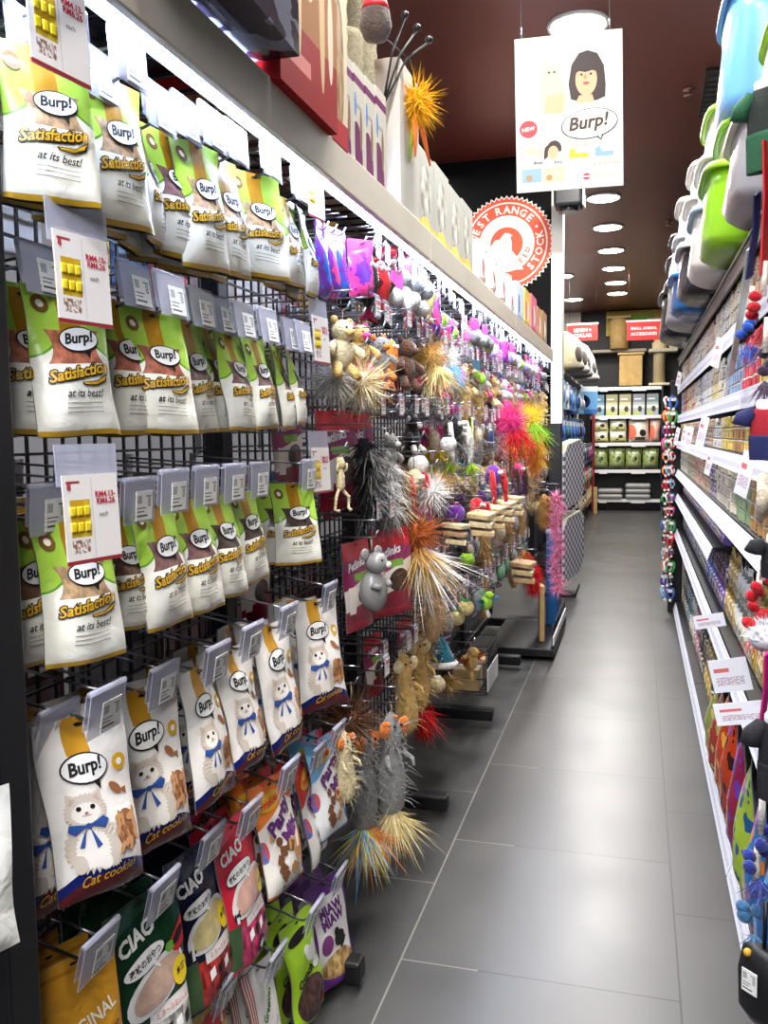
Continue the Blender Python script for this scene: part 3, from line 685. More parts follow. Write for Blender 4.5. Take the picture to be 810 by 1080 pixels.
def party_proto(c):
    if ('p', c) in PROTO: return PROTO['p', c]
    w, h = .105, .165
    base, top, lowc = {'orange': ((246, 240, 228), (240, 130, 50), (236, 120, 40)), 'red': ((240, 236, 228), (200, 50, 40), (150, 60, 40)), 'blue': ((242, 242, 240), (120, 190, 230), (60, 140, 210))}[c]
    fr = lay(f'{c}_party_print', base, [('diag', .74, .25, top), ('diag', .90, -.4, ('noi', 5, (230, 60, 80), top)), ('rect', 0, 1, 0, .025, lowc), ('ell', 1.0, .28, .24, .22, lowc), ('ell', .02, .42, .10, .1, ('noi', 8, (230, 90, 60), (70, 130, 210)))], .25, .5, .1)
    d = [E_(.36, .83, .27, .075, 4, 1, .1), T('Friskies', .36, .83, .42, 5, 2, w, h, .03, .2, .15), T('Party', .52, .655, .66, 3, 2, w, h, .05, 0, .55), T('Mix', .68, .52, .46, 3, 2, w, h, .05, 0, .5)]
    rn = random.Random(3)
    for k in range(9):
        u, v, s = .15 + rn.random() * .62, .16 + rn.random() * .26 - (.0 if k else 0), .055 + rn.random() * .03; a = rn.uniform(0, 1.5); q = place2([(-1, -1), (1, -1), (1, 1), (-1, 1)], u, v, s, a, w / h); d.append((q, [(0, 1, 2, 3)], 6 + k % 2, 2 + k * .1))
    d += [E_(.36, .46, .07, .04, 6, 2), E_(.22, .52, .06, .035, 7, 2), T('Beachside', .5, .06, .5, 2, 2, w, h, .01, .2)] if c == 'orange' else [E_(.36, .46, .07, .04, 6, 2)]
    PROTO['p', c] = bag_obj('treat_pouch', w, h, .024, 71 + len(c), [fr, PLAINB, INK, PURP, GOLD, RED, KIB, KIB2], d)
    return PROTO['p', c]
def misc_proto(c):
    if ('m', c) in PROTO: return PROTO['m', c]
    if c == 'ochre':
        w, h = .145, .2; fr = lay('ochre_print', (206, 146, 40), [('rect', 0, 1, .9, .93, (176, 118, 28))], .4, .4, .2)
        d = [T('ORIGINAL', .5, .52, .82, 3, 1, w, h, .02, 0, .22), T('TREATS', .62, .34, .62, 4, 1, w, h, .03, 0, .22)]; ms = [fr, PLAINB, INK, CREAMP, mat('print_umber', (130, 84, 30), .5)]
    elif c == 'lime':
        w, h = .112, .185; fr = lay('lime_print', (166, 208, 40), [('ell', .5, .22, .42, .2, ('noi', 10, (90, 60, 50), (50, 34, 40))), ('rect', 0, 1, 0, .04, (120, 160, 30))], .3, .5, .12)
        d = [E_(.42, .83, .26, .05, 2, 1, .1), E_(.66, .62, .18, .075, 3, 1), E_(.54, .67, .08, .05, 3, 1), E_(.75, .67, .08, .05, 3, 1), T('Crunch', .36, .46, .52, 2, 2, w, h, .05, .1, .3), E_(.74, .5, .12, .05, 3, 1.5), E_(.8, .12, .1, .05, 4, 2)]; ms = [fr, PLAINB, INK, PAPER, RED]
    elif c == 'purple':
        w, h = .118, .19; fr = lay('purple_print', (104, 44, 130), [('rect', .1, .94, .16, .84, (232, 226, 222)), ('ell', .55, .2, .4, .12, ('noi', 9, (214, 180, 120), (150, 110, 60))), ('ell', .3, .42, .14, .09, (130, 60, 120))], .3, .5, .1)
        d = [T('MIAW', .52, .72, .56, 3, 1, w, h, .05, 0, .12), T('MIAW', .52, .62, .56, 3, 1, w, h, .05, 0, .12), E_(.62, .42, .16, .07, 2, 1), E_(.55, .49, .07, .04, 2, 1), E_(.72, .36, .1, .03, 2, 1, .4)]; ms = [fr, PLAINB, INK, PURP]
    elif c == 'white':
        w, h = .1, .2; fr = lay('white_stick_print', (238, 232, 226), [('rect', 0, .22, .2, 1, ('bar', 16, (206, 90, 70), (240, 232, 226))), ('ell', .8, .06, .25, .08, (230, 110, 40))], .3, .5, .1)
        d = [T('Greenies', .58, .62, .6, 2, 1, w, h, .03, .2, .9), T('feline', .66, .44, .3, 3, 1, w, h, .0, .2, .9)]; ms = [fr, PLAINB, mat('print_leaf', (60, 120, 40), .5), DGREY]
    elif c == 'yellow':
        w, h = .12, .17; fr = lay('yellow_print', (236, 196, 40), [('rect', 0, 1, .6, .8, (206, 60, 50)), ('noise', 5, .6, (250, 240, 200))], .3, .5, .1); d = []; ms = [fr, PLAINB, INK]
    elif c == 'dark':
        w, h = .125, .2; fr = lay('dark_print', (30, 30, 34), [('rect', .2, .8, .3, .6, ('noi', 8, (70, 60, 56), (30, 28, 30))), ('rect', .3, .7, .68, .72, (120, 110, 100))], .3, .5, .1); d = burp(.56, .625, .25, w, h); ms = [fr, PLAINB, INK, DGREY]
    elif c == 'crimson':
        w, h = .16, .235; fr = lay('crimson_print', (120, 22, 44), [('diag', .30, .15, (222, 212, 200)), ('diag', .56, .2, (140, 36, 88)), ('rect', 0, 1, .80, 1, (196, 30, 42)), ('ell', .62, .40, .28, .13, ('noi', 9, (80, 52, 40), (50, 36, 32))), ('rect', .3, .75, .56, .64, (120, 170, 60)), ('rect', 0, 1, 0, .1, (150, 28, 44)), ('rect', .1, .3, .2, .5, (236, 226, 216))], .28, .5, .1)
        d = [T('Petlinks', .42, .74, .6, 3, 1, w, h, .03, .3, .12)]; ms = [fr, PLAINB, INK, PAPER]
    PROTO['m', c] = bag_obj('treat_pouch', w, h, .02 if c != 'white' else .014, 90 + len(c), ms, d)
    return PROTO['m', c]

def put(proto, p, yaw, tilt, k, roll=0.0):
    o = proto if proto.name not in USED else dup(proto)
    USED.add(proto.name); o.location = p; o.rotation_euler = (R(-tilt), R(roll), R(90 - yaw)); o.scale = (k, k, k)
    return o
ROWNAME = {'A': 'top hook row', 'B': 'second hook row', 'C': 'third hook row', 'D': 'fourth hook row', 'E': 'fifth hook row', 'F': 'lowest hook row'}
WN = {0: 'salmon', 1: 'rust', 2: 'tan', 3: 'brown', 4: 'mauve', 5: 'dark'}
# (kind, x of the hang hole, y of the top edge, y of the bottom edge, plane X, turn to the camera, window)
BAGS = [
 ('A', 'sat', 8, 62, 190, -.74, 30, 2), ('A', 'sat', 44, 48, 212, -.68, 38, 2), ('A', 'sat', 82, 98, 230, -.72, 20, 4), ('A', 'sat', 112, 82, 238, -.69, 12, 2), ('A', 'sat', 146, 130, 256, -.71, -22, 4),
 ('A', 'sat', 176, 140, 272, -.72, 14, 4), ('A', 'sat', 204, 150, 284, -.70, 10, 2), ('A', 'sat', 230, 165, 289, -.70, 6, 2), ('A', 'sat', 268, 182, 292, -.70, 34, 2), ('A', 'sat', 300, 208, 300, -.70, 0, 2), ('A', 'sat', 318, 222, 312, -.70, -12, 4),
 ('B', 'sat', 22, 302, 456, -.76, 24, 0), ('B', 'sat', 66, 300, 457, -.72, 24, 0), ('B', 'sat', 122, 316, 456, -.73, 14, 1), ('B', 'sat', 160, 326, 455, -.70, 26, 1), ('B', 'sat', 194, 338, 455, -.73, 2, 3), ('B', 'sat', 218, 345, 453, -.74, 0, 5), ('B', 'sat', 240, 350, 452, -.71, 2, 4), ('B', 'sat', 266, 355, 450, -.70, 0, 4), ('B', 'sat', 291, 364, 450, -.71, -10, 4), ('B', 'sat', 304, 366, 446, -.70, -14, 5),
 ('C', 'sat', 26, 548, 695, -.77, 22, 3), ('C', 'sat', 74, 548, 694, -.72, 26, 2), ('C', 'sat', 122, 538, 660, -.73, 12, 3), ('C', 'sat', 160, 528, 657, -.71, 6, 4), ('C', 'sat', 195, 522, 643, -.71, 10, 4), ('C', 'sat', 226, 518, 627, -.71, 6, 5), ('C', 'sat', 254, 514, 611, -.72, 6, 5), ('C', 'sat', 308, 508, 592, -.72, 44, 5),
 ('D', 'kit', 34, 775, 955, -.78, 12, 0), ('D', 'kit', 84, 755, 936, -.72, 24, 0), ('D', 'kit', 148, 728, 888, -.74, 20, 0), ('D', 'kit', 206, 705, 842, -.72, 0, 0), ('D', 'kit', 244, 682, 806, -.71, 4, 0), ('D', 'kit', 284, 660, 785, -.71, 6, 0), ('D', 'kit', 330, 634, 744, -.72, 26, 0),
 ('E', 'ochre', 76, 1008, 1150, -.74, 20, 0), ('E', 'green', 146, 948, 1122, -.73, 14, 0), ('E', 'navy', 200, 896, 1052, -.74, 8, 0), ('E', 'red', 242, 866, 1010, -.72, 4, 0), ('E', 'porange', 284, 822, 934, -.70, 12, 0), ('E', 'pred', 318, 802, 906, -.74, -8, 0), ('E', 'pblue', 338, 780, 876, -.71, 14, 0),
 ('F', 'yellow', 216, 1048, 1150, -.74, 0, 0), ('F', 'white', 270, 1018, 1135, -.72, 6, 0), ('F', 'lime', 312, 968, 1072, -.71, 10, 0), ('F', 'purple', 340, 930, 1034, -.72, 20, 0),
]
LOOKB = {'ochre': 'ochre treat bag lettered ORIGINAL', 'green': 'dark green cat treat pouch with white lettering', 'navy': 'navy cat treat pouch with white lettering', 'red': 'red and pink cat treat pouch with white lettering', 'porange': 'orange and white party treat pouch', 'pred': 'red and white party treat pouch', 'pblue': 'pale blue and white party treat pouch', 'yellow': 'yellow and red treat bag', 'white': 'slim white treat pouch with green lettering', 'lime': 'bright lime green treat pouch', 'purple': 'purple and white treat pouch'}
def proto_of(k, i):
    return sat_proto(i % 3) if k == 'sat' else kit_proto(i % 3) if k == 'kit' else ciao_proto(k) if k in CIAO else party_proto(k[1:]) if k[0] == 'p' and k[1:] in ('orange', 'red', 'blue') else misc_proto(k)
HH = {'sat': SHT, 'kit': KHT, 'green': .235, 'navy': .225, 'red': .225, 'porange': .165, 'pred': .165, 'pblue': .165, 'ochre': .2, 'lime': .185, 'purple': .19, 'white': .2, 'yellow': .17}
rb = random.Random(4)
cnt = {}
for i, (row, k, px, yt, yb, X, yaw, win) in enumerate(BAGS):
    tilt = 9 if row in 'BCDEF' else 6
    p = onX(px, yt, X); q = onX(px, yb, X); hgt = (p.z - q.z) / math.cos(R(tilt)) / (1 + .05 * .9)
    sc = max(.75, min(1.35, hgt / HH[k]))
    cnt[row] = cnt.get(row, 0) + 1
    for back in range(2, -1, -1) if row != 'A' else range(1, -1, -1):
        pp = V((X - .04 * back, p.y + rb.uniform(-.004, .004) * back, p.z - .012 + rb.uniform(-.002, .002) * back))
        o = put(proto_of(k, i + back), pp, yaw * (1 - .25 * back) + rb.uniform(-5, 5) * back, tilt - back * 1.5, sc)
        if k == 'sat': recol(o, [sat_front(WINS[win])])
        base = f'lime-topped treat bag with {WN[win]} window' if k == 'sat' else 'white kitten treat bag with a blue bow' if k == 'kit' else LOOKB[k]
        pos = f'{ordn(cnt[row])} on the {ROWNAME[row]}'
        if back == 0: tag(o, f'{base}, {pos}', 'pet treats', f'treat bags on the {ROWNAME[row]}')
        else: tag(o, f'treat bag {"directly" if back == 1 else "second"} behind the {ordn(cnt[row])} bag on the {ROWNAME[row]}', 'pet treats', f'treat bags on the {ROWNAME[row]}')
    if px > 0:
        put_hook(HW, p.y, X + .02, p.z - .012 + .006, f'{ROWNAME[row]} of treats', {'A': -4, 'B': -8, 'C': 4, 'D': 10, 'E': 14, 'F': 16}[row])
# white bag in the bay before the end post
o = bag_obj('treat_bag', .13, .2, .03, 3, [lay('plain_white_print', (232, 230, 222), [('rect', 0, 1, 0, .05, (214, 210, 200))], .3, .5, .15), PLAINB, INK], []); p = onX(-46, 850, -.66)
o.location = p; o.rotation_euler = (R(-8), 0, R(60)); o.scale = (.78, .78, .78); tag(o, 'plain white bag hanging just before the black end post', 'pet treats')
# price cards in front of the flaps
for x, y, X, s, yaw, look in [(84, 248, -.65, 1.0, 10, 'white card with two red prices before the second hook row, nearest the end post'), (94, 500, -.645, 1.0, 12, 'white card with two red prices before the third hook row'), (57, -28, -.64, 1.05, 8, 'pinkish price card before the top hook row, nearest the end post'), (331, 184, -.66, .85, 6, 'small price card before the top hook row where treats end'), (337, 334, -.67, .95, 4, 'small price card in front of the cream plush toys'), (337, 472, -.69, .95, 8, 'small price card at the far end of the third treat row')]:
    promo(onX(x, y, X), yaw, '', look, s)
# packs on the far face of the grid
for r, z in enumerate((.42, .72, .95, 1.22, 1.6, 1.85)):
    for k in range(17):
        y = 1.02 + k * .19 + rb.uniform(-.03, .03); c = rb.choice([(196, 40, 50), (236, 236, 236), (40, 110, 190), (226, 226, 230), (120, 40, 110), (240, 190, 60)] if r > 2 else [(60, 30, 34), (30, 34, 60), (40, 40, 42), (90, 30, 40)])  # lower rows coloured dark, added to darken the gaps behind the bags
        m = lay(f'pack_{c[0]}_{c[1]}', c, [('rect', .1, .9, .35, .7, tuple(int(q * .5 + 100) for q in c)), ('rect', .3, .7, .8, .86, (250, 250, 250))], .35)
        b = MB(); b.box((0, 0, -.09), (.15, .03, .17), 0, None); b.box((0, 0, .008), (.15, .002, .03), 0); b.tube([(0, .0, .02), (0, -.1, .02)], .003, 1, 5)
        o = b.build('hanging_pack', [m, CHROME], None, (GX - .11, y, z), R(90))
        tag(o, f'pack seen through the grid, {ordn(k + 1)} along the {ordn(r + 1)} row up', 'pet product', 'packs on the far face of the grid')
# ------------------------------------------------------------------ cat toys
TM = {}
def plush(c, b=.6):
    k = f'plush_{c[0]}_{c[1]}_{c[2]}'
    return mat(k, c, .95, 0, .15, bump=b, bs=160, mottle=.3, ms=70, sheen=.3)
def fluff(c): return mat(f'feather_{c[0]}_{c[1]}_{c[2]}', c, .9, 0, .2, mottle=.2, ms=30)
def glossy(c): return mat(f'gloss_{c[0]}_{c[1]}_{c[2]}', c, .25)
KRAFT = mat('kraft_card', (176, 140, 98), .8)
TOY = {}
def cord(t, l=.05): MB().tube([(0, 0, 0.004), (.002, 0, -l * .5), (0, 0, -l)], .0015, 0, 5).build('hang_cord', mat('cord_beige', (170, 150, 120), .8), t)
def toy(kind, *cs):
    key = (kind,) + cs
    if key in TOY: return TOY[key]
    rn = random.Random(len(TOY) + 3); C = lambda i: cs[i % len(cs)]
    t = empty({'mouse': 'plush_mouse', 'balls': 'ball_toy_pair', 'pom': 'feather_pompom', 'strip': 'furry_tail_toy', 'fish': 'plush_fish', 'bear': 'plush_animal', 'block': 'wooden_toy', 'cone': 'plush_cone', 'wand': 'teaser_wand', 'card': 'carded_toy', 'spider': 'dangling_toy', 'bird': 'plush_bird', 'bell': 'toy_ball', 'pack': 'toy_pack', 'vinyl': 'squeaky_mouse', 'figure': 'jointed_animal_toy'}[kind])
    if kind == 'mouse':
        L = .20; cord(t, .02)
        b = MB(); b.lathe([(.003, -.018), (.014, -.03), (.024, -.05), (.027, -.07), (.022, -.095), (.025, -.115), (.032, -.15), (.035, -.19), (.03, -.23), (.012, -.255), (.001, -.258)], 0, 16, (0, 0, 0), True, None, 1, .8)
        [b.tuft((0, 0, -.06 - .022 * q), (0, -.1, -.6), 70, .038, 3.0, .0011, 0, rn, .5, .022) for q in range(8)]; b.build('body', plush(C(0)), t)
        for s in (-1, 1): MB().ell((s * .026, -.01, -.052), (.019, .006, .021), 0, 12, 8, Euler((0, s * .5, 0)).to_matrix()).build('ear', plush(C(1)), t)
        e = MB()
        for s in (-1, 1): e.ell((s * .010, -.022, -.045), .0035, 0, 8, 6)
        e.ell((0, -.016, -.026), (.005, .005, .004), 1, 8, 6); e.build('face', [INK, plush(C(1))], t)
        for s in (-1, 1): MB().tube([(s * .024, -.01, -.11), (s * .036, -.028, -.125), (s * .034, -.036, -.14)], [.006, .005, .004]).build('paw', plush(C(0)), t)
        if len(cs) > 2:
            f = MB()
            for q in range(2, len(cs)): f.tuft((.006 * (q - 3), 0, -.235), (rn.uniform(-.4, .4), -.3, -1), 320, .09, .85, .0010, q - 2, rn, .15)
            f.build('feather_tail', [fluff(c) for c in cs[2:]], t)
    elif kind == 'balls':
        MB().box((0, 0, -.014), (.06, .003, .05), 0).build('header_card', glossy(C(1)), t)
        for s, dz in ((-1, 0), (1, -.012)):
            b = MB().ell((s * .026, -.012, -.066 + dz), .026, 0, 14, 10); b.tuft((s * .026, -.012, -.066 + dz), (0, -1, 0), 50, .012, 3.0, .0012, 0, rn, 0, .023); b.build('ball', plush(C(0)), t)
        MB().tube([(.02, -.01, -.1), (.03, -.012, -.13), (.02, -.01, -.155)], .0025).build('tail', plush(C(1)), t)
    elif kind == 'pom':
        cord(t, .03); b = MB().ell((0, 0, -.07), .022, 0, 10, 8); b.tuft((0, 0, -.07), (0, -1, 0), 1500, .06, 3.14, .0008, 0, rn, .12, .01); b.build('fluff', fluff(C(0)), t)
        if len(cs) > 1:
            f = MB()
            for q in range(1, len(cs)): f.tuft((0, -.01, -.09), (.5 * (q - 1.5), -.3, -1), 320, .105, .75, .0010, q - 1, rn, .1, .01)
            f.build('feathers', [fluff(c) for c in cs[1:]], t)
    elif kind == 'strip':
        cord(t, .03); b = MB().tube([(0, 0, -.03), (.004, 0, -.10), (-.004, 0, -.19)], [.012, .016, .008])
        for q in range(9): b.tuft((.0, 0, -.035 - .018 * q), (0, -.1, -1), 200, .048, 1.35, .0009, 0, rn, .35, .006)
        b.build('fur', fluff(C(0)), t)
        b = MB()
        for q in range(4): b.tuft((.0, -.012, -.05 - .035 * q), (0, -.5, -1), 80, .052, 1.0, .0010, 0, rn, .3, .01)
        b.build('streaks', fluff(C(1)), t)
    elif kind == 'fish':
        cord(t, .02); MB().lathe([(.001, -.02), (.018, -.03), (.034, -.055), (.038, -.08), (.028, -.115), (.012, -.14), (.01, -.145)], 0, 18, (0, 0, 0), True, None, 1, .5).build('body', glossy(C(0)), t)
        MB().prism([(0, -.14), (-.034, -.178), (0, -.168), (.034, -.178)], -.006, .006).build('tail_fin', glossy(C(1)), t)
        MB().prism([(.03, -.06), (.06, -.075), (.034, -.10)], -.004, .004).build('side_fin', glossy(C(1)), t)
        e = MB(); e.ell((-.01, -.016, -.045), .006, 0, 8, 6); e.ell((.012, -.016, -.045), .006, 0, 8, 6); e.build('eye', PAPER, t)
    elif kind == 'bear':
        cord(t, .02); MB().ell((0, 0, -.105), (.036, .028, .042), 0, 14, 10).build('torso', plush(C(0)), t)
        h = MB().ell((0, -.006, -.05), (.031, .028, .028), 0, 14, 10); h.ell((0, -.032, -.056), (.014, .012, .011), 1, 10, 8); h.ell((-.011, -.031, -.044), .003, 2, 6, 5); h.ell((.011, -.031, -.044), .003, 2, 6, 5); h.build('head', [plush(C(0)), plush(C(1)), INK], t)
        for s in (-1, 1):
            MB().ell((s * .025, 0, -.026), (.012, .007, .012), 0, 10, 7).build('ear', plush(C(1)), t)
            MB().tube([(s * .028, -.005, -.085), (s * .05, -.02, -.10), (s * .052, -.028, -.115)], [.011, .012, .010]).build('arm', plush(C(0)), t)
            MB().tube([(s * .018, -.01, -.135), (s * .03, -.025, -.155), (s * .03, -.034, -.165)], [.013, .014, .012]).build('leg', plush(C(1)), t)
    elif kind == 'figure':
        cord(t, .02); b = MB().tube([(0, 0, -.02), (.003, -.004, -.045), (0, 0, -.06)], [.01, .016, .008], 0, 10); b.build('head', plush(C(0)), t)
        MB().tube([(0, 0, -.055), (0, -.002, -.08), (.002, 0, -.115), (0, 0, -.13)], [.008, .014, .016, .010], 0, 10).build('torso', plush(C(0)), t)
        for s in (-1, 1):
            MB().tube([(s * .01, 0, -.07), (s * .026, -.008, -.06), (s * .022, -.012, -.04)], [.005, .005, .004]).build('arm', plush(C(0)), t)
            MB().tube([(s * .008, 0, -.125), (s * .032, -.008, -.15), (s * .036, -.004, -.19), (s * .03, -.02, -.196)], [.006, .006, .005, .006]).build('leg', plush(C(0)), t)
    elif kind == 'block':
        cord(t, .01)
        for q in range(3): MB().box((0, -.012, -.02 - .026 * q), (.085, .07, .016), 0, Euler((.1, 0, .2 * q)).to_matrix(), .003).build('wood_slat', plush(C(q), .2), t)
        MB().tube([(0, -.012, -.012), (0, -.012, -.085)], .009).build('dowel', plush(C(1), .2), t)
    elif kind == 'cone':
        cord(t, .02); MB().lathe([(.006, -.02), (.02, -.04), (.036, -.075), (.05, -.105)], 0, 18).build('cone', plush(C(0)), t)
        b = MB().lathe([(.05, -.100), (.058, -.106), (.058, -.118), (.048, -.124), (.02, -.122)], 0, 18); b.tuft((0, 0, -.112), (0, -1, 0), 60, .016, 3.1, .002, 0, rn, 0, .048); b.build('rim', plush(C(1)), t)
    elif kind == 'wand':
        for q in range(3): MB().tube([(.008 * (q - 1), 0, .0), (.006 * (q - 1), -.004, -.11), (.012 * (q - 1), 0, -.20)], .0028).build('rod', glossy(C(q)), t)
        f = MB()
        for q in range(3): f.tuft((.012 * (q - 1), 0, -.19), (.3 * (q - 1), -.2, -1), 120, .06, .8, .0011, q, rn, .1)
        f.build('feathers', [fluff(C(0)), fluff(C(1)), fluff(C(2))], t)
    elif kind == 'card':
        MB().box((0, 0, -.075), (.075, .002, .165), 0).build('backing_card', lay(f'card_{C(0)}_{C(1)}', C(0), [('rect', .08, .92, .80, .94, C(1)), ('rect', .12, .8, .72, .76, (236, 236, 236)), ('rect', .1, .9, .04, .10, C(1))], .4), t)
        MB().ell((0, -.012, -.085), (.026, .018, .038), 0, 12, 9).build('toy_piece', plush(C(2)), t)
        MB().ell((0, -.010, -.085), (.033, .026, .05), 0, 12, 9).build('blister', FILM, t)
    elif kind == 'pack':
        b = bag_obj('pouch', .09, .13, .03, 7, [lay(f'pack_{C(0)}_{C(1)}', C(0), [('noise', 6, .55, C(1)), ('rect', .1, .9, .86, .96, C(2)), ('ell', .5, .45, .3, .2, C(1))], .2), PLAINB, INK], []); adopt(b, t)
        MB().box((0, -.001, .0), (.09, .004, .03)).build('header_card', glossy(C(2)), t)
    elif kind == 'spider':
        cord(t, .03); MB().ell((0, 0, -.06), (.026, .022, .03), 0, 12, 9).build('body', plush(C(0)), t)
        for s in (-1, 1):
            for q in range(3): MB().tube([(s * .02, 0, -.05 - .012 * q), (s * .045, -.012, -.05 - .015 * q), (s * .05, -.02, -.085 - .02 * q), (s * .044, -.02, -.11 - .02 * q)], [.007, .007, .006, .004]).build('leg', plush(C(1)), t)
        e = MB(); e.ell((-.009, -.021, -.052), .006, 0, 8, 6); e.ell((.009, -.021, -.052), .006, 0, 8, 6); e.build('eye', PAPER, t)
    elif kind == 'bird':
        cord(t, .02); MB().ell((0, 0, -.06), (.028, .024, .03), 0, 12, 9).build('body', plush(C(0)), t); MB().ell((0, -.012, -.03), .018, 0, 10, 8).build('head', plush(C(0)), t)
        for s in (-1, 1): MB().tuft((s * .022, 0, -.055), (s, -.3, .1), 18, .045, .4, .005, 0, rn).build('wing', fluff(C(1)), t)
        MB().lathe([(.001, 0), (.005, .012)], 0, 8, (0, -.03, -.036)).build('beak', fluff((230, 160, 40)), t)
        MB().tube([(0, 0, -.088), (.004, -.01, -.12)], [.008, .010]).build('tail', plush(C(2)), t)
    elif kind == 'bell':
        MB().tube([(0, 0, 0), (0, 0, -.05)], .0016, 0, 5).build('hang_cord', BLACK, t); MB().ell((0, 0, -.08), .032, 0, 14, 10).build('ball', plush(C(0)), t)
        MB().lathe([(.012, -.045), (.016, -.05), (.014, -.056)], 0, 12).build('collar', glossy(C(1)), t)
    elif kind == 'vinyl':
        MB().ell((0, 0, -.12), (.034, .03, .048), 0, 16, 12).build('body', glossy(C(0)), t)
        h = MB().ell((.004, -.01, -.055), (.026, .028, .024), 0, 14, 10); h.ell((.012, -.038, -.058), .007, 1, 8, 6); h.ell((-.004, -.034, -.046), .003, 2, 6, 5); h.ell((.018, -.032, -.046), .003, 2, 6, 5); h.build('head', [glossy(C(0)), glossy(C(1)), INK], t)
        for s in (-1, 1): MB().ell((s * .022, .0, -.033), (.014, .006, .014), 0, 12, 8).build('ear', glossy(C(0)), t)
        for s in (-1, 1): MB().tube([(s * .024, -.018, -.10), (s * .016, -.036, -.105)], [.009, .007]).build('paw', glossy(C(0)), t)
        cord(t, .03)
    TOY[key] = t
    return t
CN = {'grey': (140, 138, 134), 'cream': (226, 206, 160), 'tan': (206, 166, 96), 'brown': (92, 60, 40), 'orange': (236, 130, 50), 'white': (236, 232, 226), 'black': (30, 28, 30), 'pink': (236, 70, 140), 'red': (206, 36, 44), 'purple': (110, 50, 150), 'blue': (50, 100, 190), 'sky': (130, 190, 230), 'lime': (160, 214, 60), 'green': (50, 150, 70), 'yellow': (244, 214, 60), 'rust': (170, 90, 40), 'straw': (230, 210, 140), 'teal': (40, 120, 140), 'crimson': (120, 24, 46), 'wood': (206, 180, 130), 'kraft': (180, 146, 104), 'lilac': (170, 140, 200)}
def cc(*n): return tuple(CN[q] for q in n)
KN = {'mouse': 'plush mouse toy with a tail', 'balls': 'fuzzy ball pair', 'pom': 'fluffy feather pompom toy', 'strip': 'long furry tail toy', 'fish': 'stuffed fish toy', 'bear': 'small plush animal toy', 'block': 'slatted wooden toy', 'cone': 'plush cone toy with fluffy rim', 'wand': 'bundle of teaser rods with feathers', 'card': 'carded blister toy', 'spider': 'dangling many-legged toy', 'bird': 'plush bird toy', 'bell': 'fabric ball toy on a cord', 'pack': 'foil toy pack with header card', 'vinyl': 'glossy squeaky mouse', 'figure': 'slim long-legged plush toy'}
def place_toy(kind, cols, p, sc, yaw, label, group):
    pr = toy(kind, *cc(*cols)); o = pr if pr.name not in USED else dup(pr); USED.add(pr.name)
    o.location = p; o.rotation_euler = (0, R(rt.uniform(-5, 5)), R(90 - yaw)); o.scale = (sc,) * 3
    tag(o, label, 'cat toy', group); return o
rt = random.Random(12)
